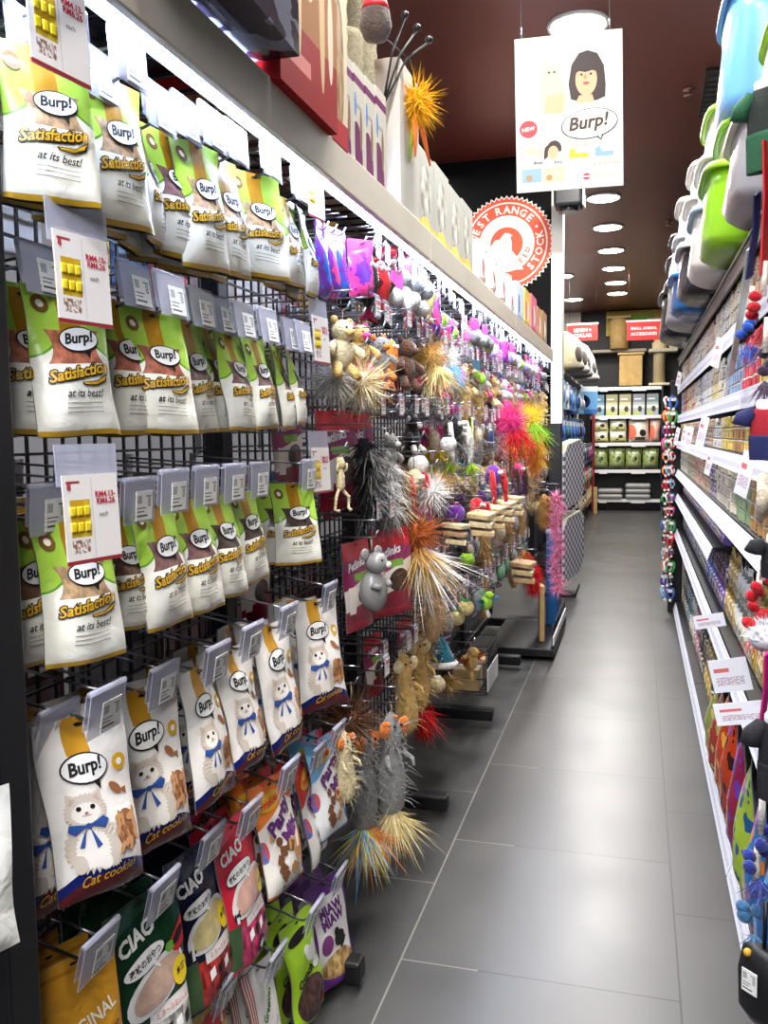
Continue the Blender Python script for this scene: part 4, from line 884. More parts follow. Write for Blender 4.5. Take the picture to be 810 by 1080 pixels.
HEROES = [
 ('mouse', ('grey', 'orange', 'straw', 'cream'), 412, 742, -.64, 1.25, 30, 'long grey plush mouse with straw feather tail above the rack foot'),
 ('mouse', ('grey', 'orange', 'sky', 'yellow', 'orange'), 384, 757, -.70, 1.25, 20, 'long grey plush mouse with blue and yellow feather tail'),
 ('pom', ('brown',), 370, 722, -.68, 1.35, 20, 'big dark brown fur toy beside the grey mice'),
 ('mouse', ('cream', 'orange'), 362, 765, -.66, .75, 20, 'small cream plush toy in front of the brown fur toy'),
 ('mouse', ('tan', 'cream'), 424, 682, -.69, 1.1, 35, 'tan long-bodied plush mouse, nearer of the two'),
 ('mouse', ('tan', 'cream', 'red'), 440, 664, -.69, 1.1, 35, 'tan long-bodied plush mouse, farther of the two'),
 ('strip', ('rust', 'red'), 446, 730, -.72, .8, 10, 'rust and red feather strip hanging below the tan mice'),
 ('pom', ('tan',), 457, 630, -.66, 1.0, 10, 'round tan puff above the blue cone'),
 ('cone', ('teal', 'white'), 466, 666, -.68, 1.05, 10, 'teal plush cone with white rim'),
 ('bell', ('cream', 'white'), 461, 700, -.68, .95, 10, 'cream ball on a cord below the teal cone'),
 ('pom', ('brown', 'tan'), 468, 690, -.72, .8, 0, 'small brown feather tuft behind the cream ball'),
 ('bird', ('tan', 'rust', 'tan'), 496, 678, -.66, 1.3, 20, 'tan feathered bird toy low on the third toy rack'),
 ('vinyl', ('grey', 'white'), 391, 568, -.655, 1.15, 25, 'glossy grey squeaky mouse in front of the crimson packs'),
 ('figure', ('cream', 'cream'), 358, 476, -.68, .72, 20, 'cream long-legged plush toy hanging before a crimson card'),
 ('strip', ('black', 'grey'), 383, 448, -.70, 1.25, 10, 'black furry tail toy beside the cream long-legged toy'),
 ('bear', ('grey', 'white'), 411, 452, -.68, .8, 10, 'grey striped plush head above a grey fur tail'),
 ('strip', ('grey', 'white'), 404, 470, -.68, 1.1, 10, 'grey and white furry tail toy'),
 ('strip', ('brown', 'cream'), 419, 478, -.68, 1.0, 10, 'brown speckled furry tail toy'),
 ('spider', ('cream', 'red'), 436, 482, -.66, 1.2, 10, 'cream dangling toy with red legs above the brown feathers'),
 ('bell', ('white', 'brown'), 441, 462, -.66, 1.05, 10, 'white egg-shaped ball toy beside the brown feathers'),
 ('pom', ('rust', 'tan', 'white'), 436, 526, -.64, 1.55, 20, 'large brown feather toy with a white streak'),
 ('pom', ('white',), 455, 492, -.62, 1.15, 10, 'white fluffy feather toy above the brown feathers'),
 ('pom', ('tan',), 466, 490, -.66, .9, 10, 'tan fluffy feather toy behind the white one'),
 ('pom', ('white',), 352, 366, -.70, 1.05, 10, 'white fur pompom under the plush teddies'),
 ('pom', ('cream',), 380, 366, -.655, 1.2, 10, 'cream fur pompom under the plush teddies'),
 ('bear', ('cream', 'tan'), 361, 328, -.67, .95, 30, 'cream plush teddy beside the price card'),
 ('bear', ('tan', 'pink'), 378, 334, -.68, .9, 30, 'tan plush animal with pink feet'),
 ('bear', ('grey', 'orange'), 399, 348, -.66, .8, 25, 'grey plush animal with orange feet'),
 ('fish', ('orange', 'orange'), 413, 350, -.66, .9, 10, 'orange plush fish in the second toy row'),
 ('bear', ('brown', 'brown'), 428, 350, -.67, 1.05, 20, 'brown plush animal in the second toy row'),
 ('pom', ('tan', 'straw'), 455, 352, -.66, 1.1, 10, 'tan fluffy toy in the second toy row'),
 ('pom', ('white', 'sky'), 473, 358, -.66, .95, 10, 'white and pale blue fluffy toy in the second toy row'),
 ('pack', ('pink', 'purple', 'pink'), 379, 259, -.69, 1.0, 30, 'shiny pink toy pack under the light strip'), ('fish', ('red', 'black'), 399, 263, -.69, 1.2, 20, 'glossy red and black stuffed fish beside the pink pack'), ('fish', ('black', 'crimson'), 388, 260, -.68, 1.1, 20, 'glossy black stuffed fish beside the pink pack'),
 ('pack', ('crimson', 'black', 'red'), 407, 264, -.72, 1.0, 25, 'crimson and black toy pack under the light strip'),
 ('pack', ('purple', 'blue', 'purple'), 338, 244, -.71, 1.2, -6, 'purple shiny toy pack, edge on, nearest the treats'),
 ('pack', ('purple', 'pink', 'lilac'), 347, 247, -.71, 1.15, -4, 'purple and pink toy pack, second from the treats'),
 ('pack', ('blue', 'purple', 'purple'), 356, 250, -.71, 1.1, 0, 'blue and purple toy pack, third from the treats'),
 ('balls', ('grey', 'pink'), 427, 272, -.69, 1.05, 20, 'grey fuzzy ball pair on a pink card under the light, nearest'),
 ('balls', ('grey', 'white'), 440, 280, -.69, 1.05, 20, 'grey fuzzy ball pair on a white card under the light'),
 ('balls', ('white', 'pink'), 418, 290, -.69, 1.05, 20, 'white fuzzy ball pair on a pink card under the light'),
 ('balls', ('white', 'red'), 436, 299, -.69, 1.0, 20, 'white fuzzy ball pair on a red card under the light'),
 ('fish', ('straw', 'wood'), 452, 290, -.68, .9, 20, 'straw coloured stuffed fish under the light strip'),
 ('spider', ('black', 'white'), 478, 424, -.64, 1.5, 15, 'black and white dangling cat toy in the third toy row'),
 ('bell', ('white', 'black'), 472, 446, -.62, .9, 10, 'white ball toy before the black dangling toy'),
 ('wand', ('lime', 'yellow', 'sky'), 498, 440, -.66, 1.0, 10, 'lime and yellow feather wands in the third toy row'),
 ('pom', ('pink', 'red'), 541, 420, -.60, 1.6, 10, 'bright pink feather pompom, the largest pink one'),
 ('pom', ('yellow', 'lime'), 560, 420, -.60, 1.5, 10, 'yellow and lime feather pompom beside the pink one'),
 ('strip', ('orange', 'yellow'), 564, 446, -.60, 1.4, 10, 'orange and yellow feather boa toy below the yellow pompom'),
 ('spider', ('purple', 'red'), 520, 478, -.60, 1.6, 10, 'purple many-legged plush toy in the fourth toy row'),
 ('spider', ('pink', 'brown'), 546, 480, -.60, 1.4, 10, 'pink many-legged plush toy beside the purple one'),
 ('spider', ('red', 'red'), 503, 514, -.60, 1.3, 20, 'red crayfish plush toy above the wooden toys'),
 ('bell', ('purple', 'crimson'), 480, 514, -.64, 1.2, 10, 'purple fabric ball beside the red crayfish'),
 ('block', ('wood', 'cream'), 504, 536, -.58, 1.25, 10, 'slatted wooden toy, nearest of the wooden row'),
 ('block', ('wood', 'wood'), 516, 530, -.58, 1.25, 10, 'slatted wooden toy, second of the wooden row'),
 ('block', ('cream', 'wood'), 528, 525, -.58, 1.25, 10, 'slatted wooden toy, third of the wooden row'),
 ('block', ('wood', 'cream'), 538, 520, -.58, 1.25, 10, 'slatted wooden toy, farthest of the wooden row'),
 ('block', ('cream', 'kraft'), 477, 548, -.64, 1.1, 10, 'cream wooden toy lying near the brown feathers'),
 ('bird', ('lime', 'teal', 'white'), 513, 620, -.58, 1.0, 20, 'lime and teal plush bird over the dark floor'),
 ('bell', ('straw', 'green'), 491, 620, -.64, 1.0, 10, 'straw coloured drop-shaped ball toy with green collar'),
 ('mouse', ('kraft', 'cream'), 458, 600, -.64, .95, 20, 'kraft brown plush mouse at the end of the crimson packs'),
 ('block', ('kraft', 'wood'), 548, 588, -.56, 1.5, 10, 'kraft coloured wooden toy in the low toy row'),
 ('strip', ('red', 'red'), 562, 588, -.56, 1.0, 10, 'bright red feather strip over the floor tray'),
 ('strip', ('rust', 'red'), 553, 575, -.58, .95, 10, 'rust red feather strip behind the bright red one'),
 ('strip', ('tan', 'rust'), 574, 516, -.56, 1.1, 10, 'tan feather strip beside the pink boa'),
]
hpos = []
for kind, cols, x, y, X, sc, yaw, lab in HEROES:
    p = onX(x, y, X); place_toy(kind, cols, p, sc, yaw, lab, 'cat toys on the wire racks'); hpos.append(p)
    hk = put_hook(HB, p.y, p.x + .012, p.z + .002, 'toy racks', 0); hk['label'] = f'bare wire hook holding the {lab.split(" hanging")[0].split(" in the")[0].split(",")[0]}'[:110]; hk['label'] = ' '.join(hk['label'].split()[:15])
bo = onX(587, 518, -.47); hk = put_hook(HB, bo.y, bo.x + .01, bo.z, 'toy racks'); hk['label'] = 'bare wire hook holding the pale pink feather boa'; t = empty('feather_boa', bo); tag(t, 'long pale pink feather boa at the end of the racks', 'feather boa')
b = MB(); b.tube([(0, 0, 0), (.01, 0, -.2), (-.01, 0, -.42), (.01, 0, -.62)], .006, 0, 6)
for q in range(16): b.tuft((.012 * math.sin(q), 0, -.04 - .038 * q), (0, -.2, -.4), 170, .065, 3.0, .0016, 0, rt, .25)
b.build('feathers', fluff((244, 150, 186)), t)
# crimson card packs
cpos = 0
for x, y, X, yaw, sc, lab in [(410, 562, -.68, 30, 1.0, 'crimson and white cat toy pack behind the grey squeaky mouse'), (374, 575, -.72, 12, .95, 'crimson pack left of the grey squeaky mouse'), (440, 556, -.74, 12, .9, 'crimson pack right of the grey squeaky mouse'), (352, 438, -.80, 20, 1.1, 'crimson pack behind the cream long-legged toy'), (372, 440, -.78, 24, 1.0, 'crimson pack beside the black furry tail'), (300, 430, -.86, 10, .9, 'crimson pack behind the last treat bags'), (392, 672, -.82, 10, .8, 'crimson pack behind the grey mice'), (425, 655, -.82, 10, .8, 'crimson pack behind the tan mice'), (265, 575, -.86, 10, .8, 'crimson pack in the gap under the third treat row')]:
    o = put(misc_proto('crimson'), onX(x, y, X), yaw, 4, sc); tag(o, lab, 'cat toy', 'crimson packs'); hpos.append(V(o.location))
# the many other toys of the four toy racks
ROWS = [('top toy row', 1.84), ('second toy row', 1.665), ('third toy row', 1.42), ('fourth toy row', 1.14), ('fifth toy row', .92), ('sixth toy row', .70)]
FILL = {
 0: [('balls', ('white', 'pink')), ('balls', ('grey', 'pink')), ('card', ('purple', 'pink', 'white')), ('card', ('blue', 'white', 'sky')), ('pack', ('purple', 'pink', 'lilac')), ('fish', ('pink', 'purple')), ('bell', ('lilac', 'blue')), ('bell', ('lime', 'blue')), ('balls', ('white', 'red')), ('card', ('white', 'pink', 'pink')), ('fish', ('blue', 'sky'))],
 1: [('bear', ('tan', 'cream')), ('bear', ('white', 'pink')), ('pom', ('cream',)), ('card', ('lilac', 'blue', 'pink')), ('bear', ('brown', 'cream')), ('fish', ('orange', 'yellow')), ('wand', ('pink', 'blue', 'red')), ('mouse', ('tan', 'cream')), ('card', ('white', 'sky', 'blue')), ('balls', ('lime', 'sky')), ('bell', ('pink', 'blue'))],
 2: [('strip', ('black', 'white')), ('wand', ('red', 'black', 'cream')), ('mouse', ('grey', 'white', 'cream')), ('wand', ('lime', 'yellow', 'sky')), ('mouse', ('brown', 'cream', 'tan')), ('card', ('kraft', 'lilac', 'cream')), ('pom', ('orange', 'yellow')), ('bear', ('black', 'white')), ('card', ('white', 'sky', 'lime')), ('spider', ('sky', 'blue')), ('bell', ('yellow', 'green')), ('pom', ('pink', 'yellow'))],
 3: [('card', ('kraft', 'crimson', 'brown')), ('mouse', ('brown', 'tan', 'cream')), ('spider', ('purple', 'purple')), ('card', ('purple', 'lilac', 'grey')), ('bell', ('purple', 'blue')), ('card', ('black', 'grey', 'red')), ('mouse', ('kraft', 'cream')), ('card', ('blue', 'sky', 'white')), ('block', ('wood', 'kraft'))],
 4: [('card', ('black', 'grey', 'kraft')), ('mouse', ('kraft', 'tan')), ('card', ('kraft', 'lilac', 'cream')), ('bell', ('lime', 'black')), ('card', ('crimson', 'white', 'grey')), ('card', ('purple', 'black', 'black')), ('strip', ('kraft', 'tan'))],
 5: [('card', ('kraft', 'black', 'cream')), ('mouse', ('tan', 'kraft')), ('card', ('black', 'lilac', 'grey')), ('card', ('crimson', 'black', 'brown')), ('card', ('black', 'grey', 'green')), ('bell', ('straw', 'green'))]}
for ri, (rname, z) in enumerate(ROWS):
    y = 2.16; n = 0
    while y < 6.75:
        y += rt.uniform(.085, .115) * (1.05 if ri < 4 else 1.25)
        zz = z + rt.uniform(-.012, .012); X = -.71 + rt.uniform(-.025, .03)
        if (ri >= 4 and y > 5.9): break
        hk = put_hook(HT, y, X + .02, zz, rname)
        near = any(abs(h.y - y) < .06 and -.02 < zz - h.z < .20 for h in hpos)
        n += 1
        if near or (ri >= 3 and y < 2.75): continue
        kind, cols = rt.choice(FILL[ri])
        lb = f'{cols[0]} {KN[kind]}, {nth("t" + rname)} along the {rname}'
        place_toy(kind, cols, (X, y, zz - .004), rt.uniform(.85, 1.1), rt.uniform(-5, 30), lb, f'cat toys of the {rname}')
        if rt.random() < .5 and ri < 4:
            kind, cols = rt.choice(FILL[ri])
            place_toy(kind, cols, (X - .09, y + .03, zz - .004), rt.uniform(.85, 1.05), rt.uniform(-5, 20), f'{cols[0]} {KN[kind]}, {nth("b" + rname)} at the back of the {rname}', f'rear cat toys of the {rname}')
# floor tray at the end of the racks, with a board and a blue tube
t = empty('floor_tray', (-.66, 5.72, 0)); tag(t, 'low black wire tray with a white front strip at the rack end', 'tray')
MB().box((0, 0, .05), (.40, .95, .05), 0, None, .006).build('tray_base', BLACK, t)
MB().box((.196, 0, .12), (.008, .93, .05), 0).build('front_strip', WHITE, t)
b = MB()
for k in range(10): b.tube([(.19, -.46 + k * .102, .07), (.19, -.46 + k * .102, .2)], .003, 0, 5)
b.tube([(.19, -.46, .2), (.19, .46, .2)], .004, 0, 6); b.build('tray_rail', WIRE, t)
o = MB().box((0, 0, .17), (.03, .14, .34), 0, None, .004).build('wooden_board', mat('board_wood', (196, 160, 104), .6, mottle=.2, ms=15), None, (-.56, 5.5, .075), R(10)); tag(o, 'pale wooden board standing in the floor tray', 'board')
t = empty('scratching_tube', (-.53, 5.95, .075)); tag(t, 'tall blue tube standing in the floor tray', 'scratcher')
MB().lathe([(.04, 0), (.045, .01), (.045, .62), (.04, .63)], 0, 20).build('tube', mat('tube_blue', (44, 110, 176), .4), t); MB().lathe([(.047, .6), (.048, .61), (.048, .635), (.03, .638)], 0, 20).build('end_cap', mat('cap_sky', (110, 170, 210), .4), t)
# small wire basket low on the third rack
t = empty('wire_basket', (-.74, 4.05, .18)); tag(t, 'small black wire basket with a white front plate near the floor', 'basket')
b = MB()
for k in range(9): b.tube([(-.1, -.16 + .04 * k, .2), (-.1, -.16 + .04 * k, 0), (.1, -.16 + .04 * k, 0), (.1, -.16 + .04 * k, .2)], .003, 0, 5)
for z in (.0, .07, .14, .2): b.tube([(-.1, -.16, z), (.1, -.16, z), (.1, .16, z), (-.1, .16, z), (-.1, -.16, z)], .003, 0, 5)
b.build('wire_body', WIRE, t); MB().box((.105, 0, .06), (.004, .3, .1), 0).build('front_plate', WHITE, t)
for k in range(4):
    o = MB().box((0, 0, .05), (.12, .055, .1), 0, None, .004).build('toy_box', lay(f'tb{k}', [(200, 170, 120), (230, 226, 220), (140, 90, 60), (220, 200, 150)][k], [('rect', .1, .9, .3, .7, (250, 245, 235))], .5), None, (-.74, 3.95 + .068 * k, .184)); tag(o, f'small box in the wire basket, {ordn(k + 1)} from the near side', 'box', 'boxes in the wire basket')
# ------------------------------------------------------------------ boxes and posts on top of the left racks
TOPZ = 1.966
def carton(name, y0, y1, x0, x1, h, m, label, cat='box', z=TOPZ, yaw=0, group=None, flap=True, extra=None):
    t = empty(name, ((x0 + x1) / 2, (y0 + y1) / 2, z), R(90 + yaw)); tag(t, label, cat, group)
    w, d = (y1 - y0) - .004, x1 - x0
    MB().box((0, 0, h / 2), (w, d, h), 0).build('carton', m, t)
    if flap: 
        b = MB(); b.box((0, 0, h + .001), (w - .004, .02, .0015)); b.build('tape', mat('carton_tape', (210, 200, 180), .3), t)
    return t
RB = lay('red_carton_print', (170, 112, 62), [('rect', 0, 1, 0, .30, (160, 12, 18)), ('rect', .0, .07, 0, 1, (160, 12, 18)), ('ell', .3, .55, .06, .4, (236, 206, 160)), ('ell', .5, .66, .10, .2, (240, 214, 170)), ('ell', .72, .5, .05, .38, (226, 190, 140)), ('ell', .5, .66, .05, .12, (206, 160, 110)), ('rect', .12, .5, .12, .19, (236, 150, 140)), ('ell', .88, .42, .05, .22, (240, 220, 190))], .7, .2)
WB = lay('white_carton_print', (206, 200, 188), [('ell', .2, .1, .55, .36, (110, 26, 90)), ('rect', 0, 1, .82, .90, (110, 26, 90)), ('ell', .62, .42, .12, .20, (140, 110, 80)), ('rect', .2, .7, .6, .64, (170, 160, 150)), ('rect', .0, .3, .03, .06, (240, 230, 230)), ('ell', .1, .62, .1, .12, (90, 140, 200))], .7, .2)
CB = lay('cream_carton_print', (228, 214, 184), [('ell', .5, .5, .3, .4, ('noi', 5, (200, 170, 130), (150, 110, 70))), ('rect', 0, 1, 0, .16, (190, 34, 40))], .7, .2)
GB = lay('photo_carton_print', (186, 184, 176), [('ell', .5, .5, .34, .34, ('noi', 4, (150, 146, 136), (230, 226, 216))), ('rect', 0, 1, 0, .15, (240, 190, 60)), ('ell', .5, .1, .3, .12, (250, 216, 90))], .6, .25)
NAVY = lay('dark_pack_print', (40, 34, 54), [('noise', 4, .52, (120, 124, 140)), ('rect', 0, 1, .8, 1, (70, 60, 120))], .15)
carton('wrapped_pack', 1.00, 1.47, -.97, -.55, .22, NAVY, 'dark plastic wrapped pack overhanging the canopy edge', 'pack', 1.99, 2)
MB_ = carton('cat_tree_carton', 1.49, 1.80, -.97, -.60, .42, RB, 'red and tan cat tree carton on the canopy shelf'); 
carton('cat_tree_carton', 1.16, 1.47, -.97, -.59, .40, RB, 'red and tan carton lying on the dark wrapped pack', 'box', 2.212)
carton('toy_carton', 1.82, 1.93, -.93, -.62, .34, CB, 'slim cream carton between the red one and the white ones')
for i, (a, c, hh) in enumerate([(1.935, 2.02, .23), (2.025, 2.11, .235), (2.115, 2.20, .24), (2.205, 2.30, .25)]):
    carton('white_carton', a, c, -.70, -.635, hh, WB, f'white and purple slim carton, {ordn(i + 1)} of four beside the cream carton', 'box', TOPZ, 0, 'white and purple cartons')
carton('white_carton', 2.42, 2.64, -.70, -.63, .40, mat('white_carton_plain', (200, 196, 188), .7, spec=.2), 'tall plain white carton behind the yellow feather toy')
for i in range(4):
    y0 = 2.66 + i * .235; carton('photo_carton', y0, y0 + .225, -.92, -.64 + .0 * i, .25 + .01 * (i % 2), GB, f'grey photo carton with a yellow base, {ordn(i + 1)} past the plain white carton', 'box', TOPZ, 0, 'grey photo cartons')
for i in range(5):
    y0 = 5.0 + i * .34; c = [(200, 222, 240), (240, 196, 90), (232, 120, 150), (196, 150, 100), (176, 130, 84)][i]
    carton('small_carton', y0, y0 + .3, -.9, -.645, .22 + .015 * (i % 3), lay(f'small_carton_{i}', c, [('ell', .5, .5, .3, .25, (240, 236, 226)), ('rect', 0, 1, 0, .2, tuple(int(q * .7) for q in c)), ('rect', .2, .4, .25, .7, [(60, 110, 190), (230, 90, 50), (220, 60, 110), (200, 40, 60), (120, 80, 50)][i])], .4), f'{["pale blue", "yellow", "pink", "tan", "brown"][i]} small carton near the round badge')
# bags with red and white shapes in front of the badge
for i in range(4):
    y = 3.75 + i * .3; t = bag_obj('standing_bag', .19, .19, .06, 40 + i, [lay(f'white_bag_print_{i % 2}', (240, 234, 228), [('ell', .4, .3, .18, .3, (244, 226, 214)), ('ell', .62, .36, .05, .2, (216, 50, 60)), ('rect', .05, .5, .06, .14, (226, 120, 90))], .2), PLAINB, INK], [])
    t.location = (-.665, y, TOPZ + .19); t.rotation_euler = (0, 0, R(75)); tag(t, f'white glossy pack with red spots, {ordn(i + 1)} along the canopy shelf before the badge', 'pack', 'white packs on the canopy shelf')
# scratching posts standing behind the cartons
SIS = mat('sisal', (196, 164, 116), .95, bump=.9, bs=220, mottle=.35, ms=90); CARP = mat('grey_carpet', (150, 142, 116), .95, bump=.9, bs=260, mottle=.3, ms=100)
for i, (x, y, h, m, nm) in enumerate([(-.79, 2.18, .52, SIS, 'tan'), (-.79, 2.32, .74, SIS, 'tan'), (-.79, 2.46, .50, CARP, 'grey'), (-.79, 2.60, .76, CARP, 'grey')]):
    t = empty('scratching_post', (x, y, TOPZ)); tag(t, [f'shorter tan sisal scratching post on the canopy shelf', 'taller tan sisal scratching post on the canopy shelf', 'shorter grey carpet scratching post on the canopy shelf', 'taller grey carpet scratching post on the canopy shelf'][i], 'scratching post')
    MB().box((0, 0, .012), (.13, .13, .024), 0, None, .005).build('base', m, t)
    b = MB(); b.lathe([(.043, .024)] + [(.043 + .003 * (k % 2), .03 + k * (h - .04) / 30) for k in range(31)] + [(.036, h)], 0, 20); b.build('post', m, t)
t = empty('hanging_ball_toy', (-.66, 2.30, 2.60)); tag(t, 'dark mouse-shaped ball hanging from the grey scratching post', 'cat toy')
MB().tube([(-.13, .30, .03), (-.02, .02, .02), (0, 0, -.10)], .004, 0, 6).build('cord', BLACK, t); MB().lathe([(.001, -.245), (.03, -.235), (.042, -.205), (.036, -.165), (.018, -.12), (.004, -.10)], 0, 18).build('ball', plush((92, 80, 74)), t); MB().lathe([(.037, -.165), (.03, -.143)], 0, 18).build('red_band', RED, t)
t = empty('teaser_toy', (-.61, 2.52, 2.385)); tag(t, 'yellow feather teaser hanging in front of the white carton', 'cat toy')
b = MB().ell((0, 0, -.10), .03, 0, 10, 8); b.tuft((0, 0, -.10), (0, 0, 1), 1400, .068, 3.14, .0011, 0, rt, .1, .012); b.build('feather_ball', fluff((246, 186, 40)), t)
b = MB()
for k, (dx, dy) in enumerate(((.03, .05), (-.02, .0), (.01, -.05))): b.tube([(0, 0, -.12), (dx * .5, dy * .6, -.19), (dx, dy, -.27)], [.006, .008, .003], k % 2, 6)
b.build('ribbons', [fluff((240, 120, 60)), fluff((170, 190, 60))], t)
b = MB().tube([(0, 0, -.08), (-.01, -.02, .0), (-.06, -.09, .035)], .0025, 0, 5); b.build('string', BLACK, t)
t = empty('wand_bundle', (-.66, 2.36, 2.32)); tag(t, 'bundle of three black-tipped wands sticking up from the white cartons', 'cat toy')
for k in range(3):
    b = MB().tube([(0, .0, -.1), (.02 + .012 * k, .03 + .03 * k, .05), (.05 + .02 * k, .05 + .055 * k, .14 - .012 * k)], .003, 0, 6); b.ell((.05 + .02 * k, .05 + .055 * k, .145 - .012 * k), .011, 0, 8, 6); b.build('wand', BLACK, t)

# ------------------------------------------------------------------ right rack
RX0, RX1 = .285, .80
RB_ = [0.78, 1.75, 2.72, 3.69, 4.66, 5.63, 6.9]
ROWZ = {'top': 1.862, 'first': 1.668, 'second': 1.462, 'third': 1.280, 'fourth': 1.075, 'fifth': .895, 'sixth': .635, 'base': .085}
STRIP = lay('price_strip_paper', (238, 238, 246), [('rect', .02, .98, .25, .55, ('noi', 60, (238, 238, 246), (170, 172, 190))), ('rect', .0, 1, .86, .90, (200, 200, 214))], .5)
BOARD = mat('shelf_black', (20, 20, 22), .4)
for i in range(1, 6):
    y0, y1 = RB_[i], RB_[i + 1]; L = y1 - y0
    t = empty('shelf_rack', (RX0, y0, 0)); tag(t, f'black shelf rack of canned pet food, {ordn(i)} bay from the near end of the aisle', 'rack', 'black can racks')
    b = MB()
    for yy in (.012, L - .012): b.box((.50, yy, .95), (.03, .022, 1.9))
    b.build('upright', BOARD, t)
    MB().box((.49, L / 2, .97), (.012, L - .03, 1.80)).build('back_panel', BOARD, t)
    MB().box((.255, L / 2, .04), (.50, L - .004, .078)).build('plinth', BOARD, t)
    for nm, z in ROWZ.items():
        if nm == 'fifth' and i <= 2: continue
        s = MB().box((.25, L / 2, z - .010), (.48, L - .006, .018)).build('shelf_board', BOARD, t)
        if nm == 'top':
            MB().box((.002, L / 2, z - .022), (.008, L - .002, .05)).build('top_edge', BOARD, t); MB().box((-.002, L / 2, z + .004), (.012, L - .002, .006)).build('edge_trim', mat('edge_grey', (150, 150, 150), .4, .6), t); continue
        tl = -.05 if z > 1.35 else .35 if z < 1.2 else .12
        q = MB().box((-.006, L / 2, z - (.026 if nm != 'base' else .030)), (.003, L - .012, .052), 0, Euler((0, tl, 0)).to_matrix()).build('price_strip', STRIP, s)
# litter trays stacked on top
def rr(w, l, n=36, e=4.5):
    pts = []
    for k in range(n):
        a = 2 * PI * k / n; c, s = math.cos(a), math.sin(a)
        pts.append((w / 2 * abs(c) ** (2 / e) * (1 if c > 0 else -1), l / 2 * abs(s) ** (2 / e) * (1 if s > 0 else -1)))
    return pts
def tray(loc, w, l, h, c, rim, label, ry=0, rx=0, taper=.86, rz=0):
    t = empty('litter_tray', loc, R(rz), R(rx), R(ry)); tag(t, label, 'litter tray')
    def loops(spec, m, nm, par):
        b = MB(); vs = []; n = 36
        for k, z in spec: vs += [V((p[0] * (1 - (1 - k) * 1.0), p[1] * (1 - (1 - k) * .8), z)) for p in rr(w, l, n)]
        fs = [(i * n + j, i * n + (j + 1) % n, (i + 1) * n + (j + 1) % n, (i + 1) * n + j) for i in range(len(spec) - 1) for j in range(n)]
        if nm == 'tub': fs += [tuple(range(n - 1, -1, -1)), tuple((len(spec) - 1) * n + j for j in range(n))]
        b.add(vs, fs, 0, None, True); return b.build(nm, m, par)
    loops([(taper - .10, 0), (taper, .012), (taper + .05, h * .15), (.93, h * .8), (.965, h), (.94, h), (.90, h * .8), (taper, .02)], glossy(c), 'tub', t)
    loops([(.95, h - .004), (1.03, h - .012), (1.04, h), (1.02, h + .012), (.95, h + .008)], glossy(rim), 'rim', t)
    return t
LG, CRM2, GRY, WHT = (150, 214, 40), (236, 232, 220), (168, 168, 176), (240, 240, 240)
SKY, DNV, BLK, BLU = (112, 176, 236), (50, 30, 130), (36, 36, 44), (40, 110, 180)
TR = [
 ((.42, 2.62, 1.895), .46, .46, .20, GRY, WHT, 'grey litter tray with white rim, nearest on the top shelf', 10, 0),
 ((.47, 2.52, 2.11), .44, .44, .19, CRM2, LG, 'cream litter tray with lime rim on the grey tray', 14, 0),
 ((.50, 2.46, 2.32), .42, .44, .17, DNV, WHT, 'purple litter tray with white rim above the cream tray', 14, 0),
 ((.41, 3.20, 1.895), .50, .50, .24, LG, LG, 'lime green litter tray on the top shelf edge', 8, 0),
 ((.45, 3.14, 2.15), .46, .48, .10, CRM2, LG, 'flat white tray with lime rim on the green tray', 8, 0),
 ((.43, 3.06, 2.27), .44, .46, .34, SKY, SKY, 'tall sky blue tub above the green tray', 4, 0, .9),
 ((.40, 3.66, 1.895), .50, .50, .22, WHT, (170, 206, 240), 'white litter tray with pale blue rim beyond the green one', 8, 0),
 ((.42, 3.62, 2.12), .48, .50, .16, WHT, CRM2, 'white litter tray stacked on the pale blue rimmed one', 8, 0),
 ((.43, 3.60, 2.28), .46, .50, .16, CRM2, LG, 'cream tray with lime rim topping the white trays', 8, 0),
 ((.40, 4.22, 1.895), .54, .50, .20, BLK, WHT, 'black tray with white rim beyond the white trays', 8, 0),
 ((.42, 4.2, 2.10), .52, .50, .18, WHT, WHT, 'white tray on the black tray', 8, 0),
 ((.43, 4.2, 2.28), .5, .5, .14, CRM2, WHT, 'cream tray topping the black and white stack', 8, 0),
 ((.40, 4.78, 1.895), .56, .48, .17, BLU, BLU, 'blue tray beyond the black one', 8, 0),
 ((.41, 4.76, 2.07), .54, .5, .17, WHT, WHT, 'white tray on the blue tray', 8, 0),
 ((.42, 4.76, 2.24), .54, .5, .17, CRM2, WHT, 'cream tray topping the blue stack', 8, 0),
 ((.40, 5.32, 1.895), .58, .48, .22, GRY, BLK, 'grey tray with black rim near the far end of the shelf', 8, 0),
 ((.41, 5.32, 2.12), .56, .48, .24, WHT, BLK, 'white tray on the far grey tray', 8, 0),
 ((.40, 6.1, 1.895), .62, .80, .26, BLK, BLK, 'large black tray at the far end of the top shelf', 8, 0),
 ((.42, 6.1, 2.17), .56, .7, .20, WHT, BLK, 'white tray with black rim topping the far black tray', 8, 0),
]
for a in TR: tray(*a[:9], *( [a[9]] if len(a) > 9 else []))
